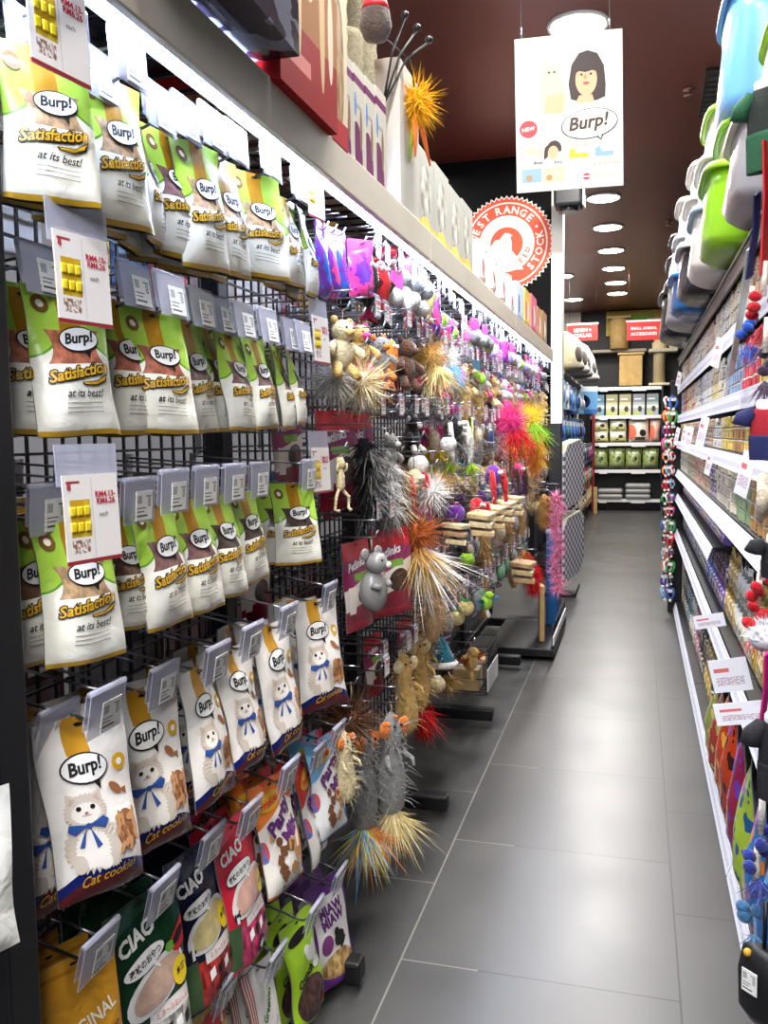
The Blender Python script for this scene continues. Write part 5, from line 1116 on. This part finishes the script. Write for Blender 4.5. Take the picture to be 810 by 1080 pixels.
# cans
CANC = [(236, 226, 196), (232, 206, 96), (206, 60, 66), (150, 170, 200), (236, 236, 230), (120, 96, 140), (226, 160, 130), (150, 176, 130), (196, 150, 90), (90, 100, 130)]
CANN = ['cream', 'yellow', 'red', 'pale blue', 'white', 'purple', 'pink', 'sage green', 'tan', 'slate blue']
def can_mat(i):
    c = CANC[i]; d = tuple(int(q * .35) for q in c)
    return lay(f'can_label_{i}', c, [('rect', 0, 1, .74, .84, tuple(int(q * .7 + 20) for q in c)), ('rect', .08, .20, .18, .7, ('noi', 30, c, d)), ('rect', .80, .95, .2, .66, ('noi', 26, (240, 236, 226), d)), ('ell', .88, .5, .035, .22, d), ('rect', .3, .7, .2, .7, ('noi', 26, c, d))], .35)
TIN = mat('can_tin', (190, 186, 176), .3, .9)
CR, CHT = .0325, .0385
def can_mesh(b, c, m=0, n=16, mt=1): b.lathe([(CR * .9, 0), (CR, .002), (CR, .0035), (CR, CHT - .0035), (CR, CHT - .002), (CR * .92, CHT), (CR * .9, CHT - .002), (.001, CHT - .002)], 0, n, c, True, [mt, mt, m, mt, mt, mt, mt])
canp = None; ncan = 0; rest = MB(); rc = random.Random(8)
rows = [('first', 4, [0, 8, 0, 0, 4]), ('second', 4, [6, 1, 2, 3, 0, 1, 4, 3, 0]), ('third', 3, [6, 6, 1, 8, 1, 4, 8, 9]), ('fourth', 4, [6, 8, 7, 0, 0, 5, 8])]
jobs = []
for rn_, n, pal in rows:
    y = 1.93; k = 0; blk = 0
    while y < 6.86:
        if k <= 0: ci = pal[blk % len(pal)]; blk += 1; k = rc.choice([4, 5, 6, 8])
        k -= 1
        for j in range(n - (1 if rc.random() < .08 else 0)): jobs.append((y, rn_, j, ci, ROWZ[rn_] + .001 + j * (CHT + .0008), RX0 + .05 + rc.uniform(-.004, .004)))
        y += 2 * CR + .0035
jobs.sort(key=lambda q: q[0])
vis = [q for q in jobs if q[0] > 2.0]
for q in vis[:300]:
    y, rn_, j, ci, z, x = q
    if canp is None: b = MB(); can_mesh(b, (0, 0, 0), 0); canp = b.build('pet_food_can', [can_mat(0), TIN]); o = canp
    else: o = canp.copy(); COL.objects.link(o)
    o.location = (x, y, z); o.rotation_euler = (0, 0, R(-90 + rc.uniform(-25, 25)))
    recol(o, [can_mat(ci)]); tag(o, f'{CANN[ci]} pet food can, {nth("can" + rn_)} counted from the near end of the {rn_} can shelf', 'can', f'pet food cans on the {rn_} can shelf')
for q in vis[300:]:
    y, rn_, j, ci, z, x = q; can_mesh(rest, (x, y, z), ci, 10, 10)
o = rest.build('pet_food_cans', [can_mat(i) for i in range(10)] + [TIN]); tag(o, 'many small pet food cans in the far half of the can shelves', 'cans', None, 'stuff')
# pouches and small packs on the lower shelves
PCH = {'gold': (206, 170, 70), 'whitep': (226, 226, 214), 'greenp': (120, 160, 80), 'pinkp': (200, 130, 150), 'purplep': (120, 90, 170), 'bluep': (90, 110, 190), 'lilacp': (150, 140, 200), 'dark': (60, 60, 60), 'tealp': (60, 120, 150)}
pp = {}
def pouch(c, p, w, h, lab, grp, rz=-90, t=.05):
    if 'x' not in pp: pp['x'] = bag_obj('food_pouch', .1, .14, .05, 77, [PAPER, PLAINB, INK], [], .1)
    o = pp['x'] if 'xu' not in pp else dup(pp['x']); pp['xu'] = 1
    q = PCH.get(c, c) if isinstance(c, str) else c
    recol(o, [lay(f'pouch_{q}', q, [('rect', .1, .9, .72, .86, tuple(int(v * .5) for v in q)), ('ell', .5, .36, .34, .2, ('noi', 7, (236, 222, 190), tuple(int(v * .6) for v in q))), ('rect', .2, .8, .58, .64, (240, 236, 230))], .28, .5, .1)])
    o.location = (p[0], p[1], p[2] + h); o.scale = (w / .1, t / .05, h / .14); o.rotation_euler = (R(4), 0, R(rz)); tag(o, lab, 'pet food', grp); return o
def fill(row, y0, y1, cols, w, h, lvl, x=.36):
    y = y0; i = 0
    while y < y1:
        c = cols[int((y - y0) / .42) % len(cols)]
        for st in range(lvl): pouch(c, (RX0 + x - .30 + .012 * st, y + rc.uniform(-.008, .008), ROWZ[row] + .002 + st * h * .72), w, h, f'{c.rstrip("p")} food pouch, {nth("p" + row)} from the near end of the {row} shelf', f'food pouches on the {row} shelf', -90 + rc.uniform(-10, 10), .04)
        y += w * .92
fill('sixth', 2.02, 3.6, ['greenp', 'gold', 'whitep', 'gold'], .085, .15, 2)
fill('sixth', 3.7, 6.8, ['purplep', 'bluep', 'dark', 'tealp'], .10, .125, 2)
fill('fifth', 3.72, 6.8, ['purplep', 'lilacp', 'pinkp', 'bluep'], .075, .085, 2)
fill('base', 3.75, 6.85, ['dark', 'gold', 'dark', 'pinkp', 'whitep', 'tealp'], .11, .16, 2)
# big bags at the foot of the near bays
for i, (y, w, h, c, c2, nm) in enumerate([(2.06, .26, .43, (36, 110, 180), (70, 170, 220), 'blue'), (2.30, .24, .42, (40, 120, 190), (240, 130, 40), 'blue with orange print'), (2.54, .2, .4, (170, 196, 60), (40, 90, 140), 'lime'), (2.74, .2, .42, (150, 36, 70), (110, 60, 170), 'crimson and purple'), (2.95, .2, .44, (196, 66, 30), (60, 30, 30), 'orange'), (3.16, .2, .42, (200, 70, 34), (250, 180, 60), 'orange with yellow print'), (3.38, .2, .36, (170, 60, 50), (180, 190, 90), 'red with green print'), (3.58, .18, .34, (150, 160, 80), (220, 200, 120), 'olive')]):
    o = bag_obj('kibble_bag', w, h, .10, 60 + i, [lay(f'kibble_print_{i}', c, [('noise', 5, .56, c2), ('noise', 7, .64, (110, 60, 160)), ('ell', .5, .3, .2, .1, (246, 150, 60)), ('ell', .3, .6, .16, .07, (240, 240, 240)), ('ell', .66, .74, .12, .05, (160, 70, 170))], .25, .5, .15), PLAINB, INK], [], .1)
    o.location = (RX0 + .035, y, ROWZ['base'] + h + .002); o.rotation_euler = (R(2), 0, R(-90 - 12)); tag(o, f'{nm} kibble bag standing on the bottom shelf of the right rack', 'pet food', 'kibble bags on the bottom shelf')
# paper flags sticking out from the shelf edges
FLAG = lay('flag_paper', (240, 240, 246), [('rect', .1, .5, .6, .72, (226, 110, 110)), ('rect', .12, .85, .2, .45, ('noi', 22, (238, 238, 246), (190, 150, 160)))], .5)
for i, (x, y, X, w, h, yaw) in enumerate([(748, 655, .235, .10, .045, 20), (770, 712, .235, .095, .085, 20), (783, 752, .232, .12, .05, 18), (727, 462, .26, .04, .12, 0), (741, 455, .26, .05, .13, 0), (748, 488, .25, .03, .09, 10), (786, 500, .25, .045, .11, 10), (716, 400, .27, .05, .1, 0), (757, 372, .26, .04, .10, 0), (714, 460, .26, .04, .12, 0), (722, 459, .26, .04, .11, 0)]):
    p = onX(x, y, X); o = MB().box((0, 0, 0), (w, .0016, h)).build('price_flag', FLAG, None, p, R(-90 + 55 + yaw) if i < 3 else R(-55), 0, R(-14) if i < 3 else R(18))
    tag(o, [ 'narrow white price flag on the lower shelf edge, above two bigger ones', 'square white price flag with red print on the lower shelf edge', 'wide white price flag above the blue bags', 'long white paper flag under the second can shelf', 'long white paper flag under the second can shelf, nearer one', 'thin white flag tilted under the third can shelf', 'lilac tinted flag under the third can shelf', 'white flag under the first can shelf, far end', 'white flag under the first can shelf, middle', 'white flag under the second can shelf, farthest', 'white flag under the second can shelf, next to the farthest'][i], 'price flag')

# ------------------------------------------------------------------ leads, rope toys and pet clothes hung at the near end of the right rack
def strap(pts, w, c, name, lab, cat, par=None, th=.004):
    b = MB(); pts = [V(p) for p in pts]
    for a, q in zip(pts, pts[1:]):
        d = (q - a); c0 = (a + q) / 2; z = d.normalized(); x = V((.5, .86, 0)); x = (x - z * x.dot(z)).normalized(); y = z.cross(x)
        b.box(c0, (w, th, d.length + .004), 0, Matrix((x, y, z)).transposed())
    o = b.build(name, mat(f'web_{c[0]}_{c[1]}_{c[2]}', c, .7, bump=.4, bs=400), par)
    if lab: tag(o, lab, cat)
    return o
HX = .245
def hp(x, y, X=HX): return onX(x + (5 if y > 420 else 2), y, X)
for i, (x0, y0, x1, y1, w, c, lab) in enumerate([(806, 150, 803, 290, .030, (190, 20, 34), 'red webbing lead hanging at the near end of the can shelves'), (797, 205, 788, 292, .024, (34, 40, 110), 'navy webbing lead beside the red one'), (789, 262, 768, 396, .022, (214, 226, 226), 'pale blue-white webbing lead hanging before the can shelves'), (804, 690, 797, 775, .022, (226, 40, 140), 'bright pink webbing lead by the blue bags')]):
    a, b_ = hp(x0, y0), hp(x1, y1); strap([a, a.lerp(b_, .4) + V((.004, 0, 0)), b_], w, c, 'webbing_lead', lab, 'lead')
def knot(x, y, c, lab, s=1.0, n=4):
    p = hp(x, y); t = empty('rope_toy', p); tag(t, lab, 'dog toy'); rn = random.Random(int(x))
    b = MB()
    for k in range(n): b.ell((rn.uniform(-.02, .02) * s, rn.uniform(-.02, .02) * s, -.012 * k * s), (.014 * s, .012 * s, .011 * s), 0, 10, 7, Euler((rn.random(), rn.random(), 0)).to_matrix())
    b.build('knot', plush(c), t); b = MB()
    b.tuft((0, 0, -.014 * n * s), (0, 0, -1), 120, .05 * s, .6, .0014, 0, rn); b.build('frayed_end', plush(tuple(min(255, q + 40) for q in c)), t)
    MB().tube([(0, 0, .0), (.003, .004, .07 * s)], .006 * s, 0, 8).build('rope', plush((220, 214, 200)), t)
knot(803, 312, (190, 24, 36), 'red knotted rope toy under the red lead'); knot(790, 335, (36, 80, 180), 'blue knotted rope toy under the navy lead'); knot(805, 372, (60, 40, 60), 'dark knotted rope toy below the red one')
knot(799, 612, (206, 24, 34), 'red knotted rope toy below the striped pet vest'); knot(794, 640, (220, 30, 40), 'small red rope toy above the white plush'); knot(792, 935, (60, 110, 150), 'blue-grey rope toy low at the near end', 1.2, 6); knot(797, 880, (40, 50, 130), 'dark blue rope toy above the blue-grey one', 1.1, 6); knot(788, 1010, (70, 60, 160), 'violet rope toy beside the black tagged pouch', .7)
def vest(x, y, h, w, c1, c2, lab):
    p = hp(x, y); t = empty('pet_vest', p, R(-40)); tag(t, lab, 'pet clothes')
    b = MB(); b.lathe([(w * .30, 0), (w * .42, -.01), (w * .5, -h * .3), (w * .52, -h * .7), (w * .46, -h)], 0, 20, (0, 0, 0), True, None, 1, .35); b.build('body', mat(f'cloth_{c1}', c1, .85, bump=.3, bs=300), t)
    MB().lathe([(w * .535, -h * .55), (w * .54, -h * .6), (w * .5, -h * 1.0), (w * .49, -h * 1.01)], 0, 20, (0, 0, 0), True, None, 1, .37).build('hem_panel', mat(f'cloth_{c2}', c2, .85, bump=.3, bs=300), t)
    MB().lathe([(w * .28, .012), (w * .34, .008), (w * .34, -.008), (w * .28, -.012)], 0, 16, (0, 0, 0), True, None, 1, .4).build('collar', WHITE, t)
    for s in (-1, 1): MB().tube([(s * w * .38, 0, -.012), (s * w * .62, -.01, -h * .22), (s * w * .66, -.01, -h * .34)], [.014, .018, .02], 0, 10).build('sleeve', mat(f'cloth_{c2}', c2, .85), t)
vest(805, 428, .105, .075, (160, 20, 36), (28, 34, 84), 'red and navy pet vest hanging before the third can shelf')
vest(812, 570, .07, .05, (28, 28, 34), (20, 20, 24), 'black pet vest below the striped one')
vest(812, 760, .15, .06, (26, 24, 28), (30, 28, 32), 'black pet dress beside the blue bags'); vest(806, 90, .17, .08, (30, 40, 36), (34, 90, 60), 'dark green pet vest in front of the litter trays')
o = MB().tube([hp(799, 502), hp(801, 520), hp(797, 545)], [.010, .014, .012], 0, 10).build('chew_bone', plush((236, 220, 190))); tag(o, 'cream chew bone below the striped vest', 'dog toy')
o = MB(); c = hp(801, 672); o.ell(c, (.03, .03, .026), 0, 14, 10); o.tuft(c, (0, 0, -1), 160, .02, 3.1, .002, 0, rt, 0, .024); o = o.build('plush_ball', plush((236, 236, 240))); tag(o, 'white plush ball hanging below the red rope toys', 'dog toy')
t = empty('tagged_pouch', hp(801, 1000), R(-45)); tag(t, 'black pouch with a white price tag low at the near end', 'pouch')
MB().lathe([(.02, 0), (.045, -.01), (.055, -.06), (.052, -.13), (.03, -.15)], 0, 20, (0, 0, 0), True, None, 1, .5).build('pouch_body', mat('pouch_black', (18, 18, 20), .5), t); MB().box((-.005, -.034, -.06), (.034, .0016, .044)).build('price_tag', PRICE, t); MB().ell((-.02, -.022, -.012), .008, 0, 10, 8).build('brass_stud', GOLD, t); MB().tube([(0, 0, 0), (0, .002, .09)], .004, 0, 6).build('strap', BLACK, t)
# strip of collars on the end of the can racks
t = empty('end_panel', (.262, 6.95, 0)); tag(t, 'narrow black end panel that carries pet collars', 'panel')
MB().box((.02, 0, .86), (.10, .05, 1.72), 0, None, .004).build('panel_board', BOARD, t)
b = MB()
for k in range(15): b.tube([(-.02, -.03, .2 + k * .1), (-.02, -.10, .2 + k * .1), (-.02, -.115, .215 + k * .1)], .003, 0, 5)
b.build('peg_strip', CHROME, t)
CL = ['red', 'blue', 'black', 'purple', 'pink', 'green', 'orange', 'white', 'sky']
for k in range(15):
    for j in range(3):
        c = CL[rc.randrange(9)]; y = 6.87 - .022 * j; z = .20 + k * .1
        b = MB(); b.tube([(.045 * math.sin(2 * PI * q / 16) * .5, .01 * math.sin(q), -.04 + .038 * math.cos(2 * PI * q / 16)) for q in range(17)], .008, 0, 6, False); b.ell((0, -.008, -.085), .011, 1, 8, 6); b.box((.0, -.006, -.02), (.03, .012, .02), 1)
        o = b.build('pet_collar', [plush(CN[c]), glossy(CN['white' if c != 'white' else 'red'])], None, (.225 + (j - 1) * .022, y, z), R(rt.uniform(-60, 60))); o.scale = (rt.uniform(.7, 1.2),) * 3; tag(o, f'{c} pet collar with a bell, {ordn(j + 1)} on the {ordn(k + 1)} peg up the end panel', 'collar', 'collars on the end panel')
# ------------------------------------------------------------------ far end: shelves against the back wall
t = empty('back_shelf', (-.2, 15.98, 0)); tag(t, 'white-edged shelf unit of pet food against the back wall', 'shelf')
BW = 1.16
MB().box((0, .22, 1.05), (BW, .03, 2.1)).build('back_panel', BOARD, t)
for s in (-1, 1): MB().box((s * (BW / 2 + .015), .0, 1.05), (.03, .45, 2.1)).build('side_panel', BOARD, t)
SHZ = [.20, .70, 1.16, 1.62, 2.10]
for z in SHZ:
    s = MB().box((0, .0, z - .015), (BW, .44, .03)).build('shelf_board', BOARD, t); MB().box((0, -.225, z - .02), (BW, .012, .055)).build('shelf_edge', WHITE, s)
    for k, xx in enumerate((-.36, .22)): MB().box((xx, -.234, z - .035), (.13 + .1 * k, .004, .06)).build('price_label', PAPER, s)
def bp(w, h, cols, lays, z, x, name, lab, d=.16, grp=None):
    o = MB().box((0, 0, h / 2), (w, d, h), 0, None, 0).build(name, lay(f'{name}_{cols}', cols, lays, .4), None, (-.2 + x, 15.86, z)); tag(o, lab, 'pet food', grp); return o
for i in range(5):
    c = [(120, 170, 196), (206, 200, 150), (214, 206, 160), (180, 190, 196), (170, 186, 186)][i]
    t2 = bp(.19, .36, c, [('rect', 0, 1, .62, 1, tuple(int(q * .75) for q in c)), ('rect', 0, 1, .34, .5, (236, 234, 216)), ('ell', .6, .3, .18, .14, (70, 50, 50)), ('rect', .1, .7, .74, .80, (236, 236, 226)), ('ell', .3, .12, .3, .1, (190, 200, 110))], 1.625, -.45 + i * .222, 'food_carton', f'{["blue", "olive", "straw", "grey-blue", "grey-green"][i]} topped food carton on the upper back shelf', .14, 'cartons on the upper back shelf')
def bk(w, h, c, lays, x, z, lab, t=.16, grp=None, rx=0):
    o = bag_obj('food_bag', w, h, t, int(x * 100) + 200, [lay(f'back_bag_{c}_{len(lays)}', c, lays, .35), PLAINB, INK], [], .06, 0, 10, 12); o.location = (-.2 + x, 15.85, z + h + .01); o.rotation_euler = (R(rx), 0, 0); tag(o, lab, 'pet food', grp); return o
LB = [('rect', 0, 1, 0, .4, (206, 206, 130)), ('ell', .66, .42, .15, .14, (40, 34, 34)), ('ell', .45, .22, .1, .06, (60, 50, 46)), ('rect', .1, .6, .78, .84, (170, 180, 160))]
for i in range(2):
    for j in range(2): bk(.27, .21, (228, 226, 210), LB, -.42 + i * .30, 1.165 + j * .19, f'white and olive food bag, {["left", "right"][i]} stack, {["lower", "upper"][j]} one, on the back shelf', .12, 'white food bags')
bk(.33, .41, (232, 220, 206), [('ell', .12, .4, .26, .3, (236, 120, 90)), ('ell', .7, .36, .16, .14, (40, 34, 34)), ('rect', .2, .8, .78, .85, (180, 190, 170)), ('rect', .3, .8, .08, .2, (90, 70, 60))], .22, 1.165, 'large white and coral food bag on the back shelf')
bk(.17, .4, (236, 190, 170), [('ell', .2, .4, .3, .3, (236, 120, 90)), ('rect', .2, .8, .78, .85, (240, 236, 226))], .485, 1.165, 'coral food bag at the end of the back shelf')
for i in range(4): bk(.265, .35, (150, 166, 96), [('rect', .15, .85, .72, .82, (220, 224, 190)), ('noise', 4, .56, (96, 110, 60)), ('ell', .6, .5, .16, .1, (50, 44, 40)), ('rect', 0, 1, 0, .22, (120, 124, 96))], -.42 + i * .28, .705, f'olive green food bag, {ordn(i + 1)} of four on the lower back shelf', .16, 'olive food bags')
for i in range(2):
    for j in range(2 + i):
        o = MB().box((0, 0, .045), (.42, .30, .085), 0, None, .035).build('flat_sack', lay('grey_sack', (150, 150, 148), [('noise', 4, .55, (200, 200, 196))], .4), None, (-.44 + i * .46, 15.86, .203 + .09 * j)); tag(o, f'flat grey sack, {ordn(j + 1)} up in the {["left", "right"][i]} pile on the bottom back shelf', 'sack', 'grey sacks')
# cat trees on top of the back shelf and on the wall
TREE = mat('tree_board', (190, 156, 96), .8, mottle=.2, ms=10)
def cat_tree(x, z, r, h, lab, sq=False):
    t = empty('cat_tree', (x, 15.9, z)); tag(t, lab, 'cat tree')
    if sq: MB().box((0, 0, h / 2), (r * 2, r * 1.6, h), 0, None, .02).build('cubby', TREE, t)
    else: MB().lathe([(r * .92, 0), (r * .92, h * .9), (r * .90, h)], 0, 24).build('barrel', TREE, t)
    MB().box((0, 0, h + .02), (r * 2.3, r * 1.9, .04), 0, None, .012).build('top_board', plush((196, 166, 110)), t)
    MB().lathe([(r * .5, -.01), (r * .5, .01)], 0, 20).build('base_pad', plush((176, 146, 96)), t)
cat_tree(-.12, 2.12, .19, .52, 'square tan cat tree cubby on top of the back shelf', True)
o = MB().box((0, 0, 0), (.9, .3, .05), 0, None, .01).build('wall_shelf', mat('wood_grey', (150, 140, 124), .7), None, (-.32, 16.05, 2.73)); tag(o, 'greyish wall shelf above the back shelf unit', 'shelf')
cat_tree(-.32, 2.76, .17, .50, 'round tan cat tree barrel on the wall shelf')
t = empty('cat_tree', (.34, 15.9, 2.12)); tag(t, 'cream cat tree with a post and two platforms at the right', 'cat tree')
MB().box((0, 0, .02), (.34, .34, .04), 0, None, .01).build('base', plush((226, 214, 180)), t); MB().lathe([(.10, .04), (.10, .55), (.12, .56), (.12, .72), (.09, .73), (.09, 1.1)], 0, 20).build('post', mat('post_cream', (214, 196, 150), .9, bump=.6, bs=60), t)
for z, r in ((.58, .26), (1.08, .30)): MB().box((.06, 0, z), (r * 1.8, .34, .06), 0, None, .02).build('platform', plush((200, 190, 170)), t)
MB().box((.28, -.02, .66), (.26, .3, .12), 0, None, .05).build('bed', plush((224, 216, 200)), t)
t = empty('wall_sign', (-.02, 16.2, 3.22)); tag(t, 'olive and green lettered sign on the black back wall', 'sign')
MB().box((0, 0, 0), (1.05, .03, .42), 0).build('board', mat('sign_olive', (190, 166, 60), .6), t); MB().box((-.1, -.02, -.02), (.74, .01, .32), 0).build('green_panel', mat('sign_green', (120, 160, 40), .6), t)
vs, fs, a = text('Summa', .02, .25); MB().add([(q[0] - .1, -.028, q[1] - .03) for q in place2(vs, 0, 0, .56)], fs).build('lettering', WHITE, t)
REDB = mat('sign_red', (228, 52, 46), .5)
for i, (p, w, h, l1, l2, lab) in enumerate([(onY(614.5, 351, 12.5), .395, .21, 'LEASH +', 'COLLAR', 'red hanging sign lettered leash and collar over the left rack'), (onY(679, 349, 12.0), .42, .23, 'SMALL ANIMAL', 'ACCESSORIES', 'red hanging sign lettered small animal accessories over the right rack')]):
    t = empty('aisle_sign', p, R(4 if i else -3)); tag(t, lab, 'sign'); MB().box((0, 0, 0), (w, .012, h), 0).build('board', REDB, t); b = MB()
    for st, zz in ((l1, .035), (l2, -.035)):
        vs, fs, a = text(st, .04); k = min(w * .78, .05 / a); b.add([(q[0], -.008, q[1] + zz) for q in place2(vs, 0, 0, k)], fs)
    b.build('lettering', WHITE, t); MB().box((0, 0, h / 2 + .012), (w * 1.05, .016, .024), 0).build('top_rail', WHITE, t)
    for s in (-1, 1): MB().tube([(s * w * .45, 0, h / 2 + .02), (s * w * .45, 0, CEIL - p.z)], .0012, 0, 5).build('hanging_wire', BLACK, t)

# ------------------------------------------------------------------ farther left rack beyond the pillar
for i in range(4):
    y0 = 8.3 + i * 1.8; t = empty('hanging_rack', (-1.0, y0, 0)); tag(t, f'far black hanging rack beyond the pillar, {ordn(i + 1)} bay', 'rack', 'far left racks')
    MB().box((0, .9, 1.0), (.03, 1.78, 2.0)).build('back_panel', mat('rack_navy', (30, 40, 70), .5), t)
    for yy in (.03, 1.77): MB().box((.06, yy, 1.02), (.05, .05, 2.04), 0, None, .004).build('upright', BLACK, t)
    MB().box((.10, .9, 2.03), (.2, 1.78, .03)).build('top_shelf', mat('shelf_pale', (214, 206, 190), .5), t); MB().box((.10, .9, .06), (.2, 1.76, .12)).build('base', BLACK, t)
rk = random.Random(21)
for r, (z, cs) in enumerate([(1.86, ['blue', 'sky', 'white']), (1.5, ['blue', 'teal', 'black']), (1.15, ['red', 'black', 'blue', 'purple']), (.8, ['black', 'green', 'grey', 'red']), (.48, ['black', 'grey', 'tan'])]):
    for k in range(14):
        y = 8.5 + k * .5 + rk.uniform(-.05, .05)
        if y > 12.9 and r < 2: continue
        c = rk.choice(cs); b = MB()
        b.box((0, 0, -.13), (.2, .05, .26), 0); b.box((0, 0, .012), (.2, .004, .04), 0); b.tube([(0, 0, .015), (0, .2, .015)], .004, 1, 5); b.ell((0, -.03, -.14), (.06, .02, .07), 2, 10, 7)
        o = b.build('hanging_pack', [lay(f'far_pack_{c}', CN[c], [('rect', .1, .9, .7, .9, (236, 236, 236)), ('ell', .5, .4, .3, .2, tuple(int(q * .5) for q in CN[c]))], .35), CHROME, plush(CN[rk.choice(cs)])], None, (-.74, y, z), R(90)); tag(o, f'{c} hanging pack, {ordn(k + 1)} along the {ordn(r + 1)} row down of the far left rack', 'pet product', 'packs on the far left rack')
t = empty('boxed_pet_bed', (-.83, 13.6, 1.62), R(20)); tag(t, 'large blue and white boxed product with a dark print on the far left rack', 'box')
MB().box((0, 0, .2), (.5, .14, .40), 0).build('carton', lay('blue_box_print', (120, 180, 230), [('ell', .5, .45, .28, .26, (30, 50, 110)), ('ell', .6, .55, .12, .12, (20, 24, 50)), ('rect', 0, 1, .82, 1, (226, 236, 246)), ('rect', 0, 1, 0, .16, (70, 130, 210))], .3), t)
for i, (y, z, s, c, lab) in enumerate([(11.2, 2.05, 1.0, (236, 232, 222), 'white domed pet bed on top of the far left rack'), (12.0, 2.05, 1.0, (150, 142, 134), 'grey domed pet bed behind the white one'), (10.6, 2.05, .9, (206, 196, 160), 'tan cushioned pet bed nearest the pillar'), (13.0, 2.05, 1.15, (236, 232, 226), 'tall white pet house at the far end of the left rack')]):
    t = empty('pet_bed', (-.86, y, z)); tag(t, lab, 'pet bed')
    MB().lathe([(.22 * s, 0), (.27 * s, .05), (.27 * s, .14), (.23 * s, .30 * s), (.15 * s, .44 * s), (.03, .52 * s)], 0, 24).build('dome', plush(c), t); MB().lathe([(.28 * s, .02), (.30 * s, .05), (.28 * s, .10)], 0, 24).build('base_cushion', plush(tuple(int(q * .8) for q in c)), t)
    MB().ell((.22 * s, -.08, .18), (.05, .10, .10), 0, 14, 10).build('opening_pad', plush((90, 84, 80)), t)
o = MB().box((0, 0, 1.0), (.05, .05, 2.0), 0, None, .004).build('rack_post', mat('post_red', (130, 24, 34), .5), None, (-.72, 15.6, .0)); tag(o, 'dark red upright post beside the back shelf', 'post')
o = MB().box((0, 0, .22), (.06, .10, .44), 0, None, .006).build('wooden_post', mat('board_wood', (196, 160, 104), .6), None, (-.66, 15.2, 0)); tag(o, 'short pale wooden post on the floor beside the back shelf', 'post')
# gingham scratch pads on a slim stand in front of the pillar
GING = bpy.data.materials.new('gingham'); GING.use_nodes = True; nt = GING.node_tree
tc = nt.nodes.new('ShaderNodeTexCoord'); ck = nt.nodes.new('ShaderNodeTexChecker'); ck.inputs['Scale'].default_value = 30; ck.inputs[1].default_value = lin((226, 222, 226)); ck.inputs[2].default_value = lin((110, 108, 128))
nt.links.new(tc.outputs['Object'], ck.inputs['Vector']); nt.links.new(ck.outputs[0], nt.nodes['Principled BSDF'].inputs['Base Color'])
t = empty('pad_stand', (-.62, 7.62, 0)); tag(t, 'slim black stand holding the gingham scratch pads', 'stand')
MB().box((0, 0, .02), (.3, .5, .04), 0, None, .01).build('base', BLACK, t); MB().box((-.04, 0, .66), (.04, .05, 1.3), 0, None, .004).build('pole', BLACK, t)
for i, (z, lab) in enumerate([(.72, 'upper gingham checked scratch pad on the slim stand'), (.12, 'lower gingham checked scratch pad on the slim stand')]):
    t = empty('scratch_pad', (-.545, 7.55, z), R(90 - 20)); tag(t, lab, 'scratch pad')
    MB().prism([(-.2, .02), (-.17, 0), (.12, .06), (.2, .16), (.2, .5), (.12, .56), (-.14, .52), (-.2, .46)], -.05, .05, 0).build('pad', GING, t)
    MB().prism([(-.19, .47), (-.13, .535), (.12, .575), (.21, .51), (.2, .50), (.12, .56), (-.14, .52)], -.052, .052, 0).build('top_band', plush((206, 200, 180)), t)
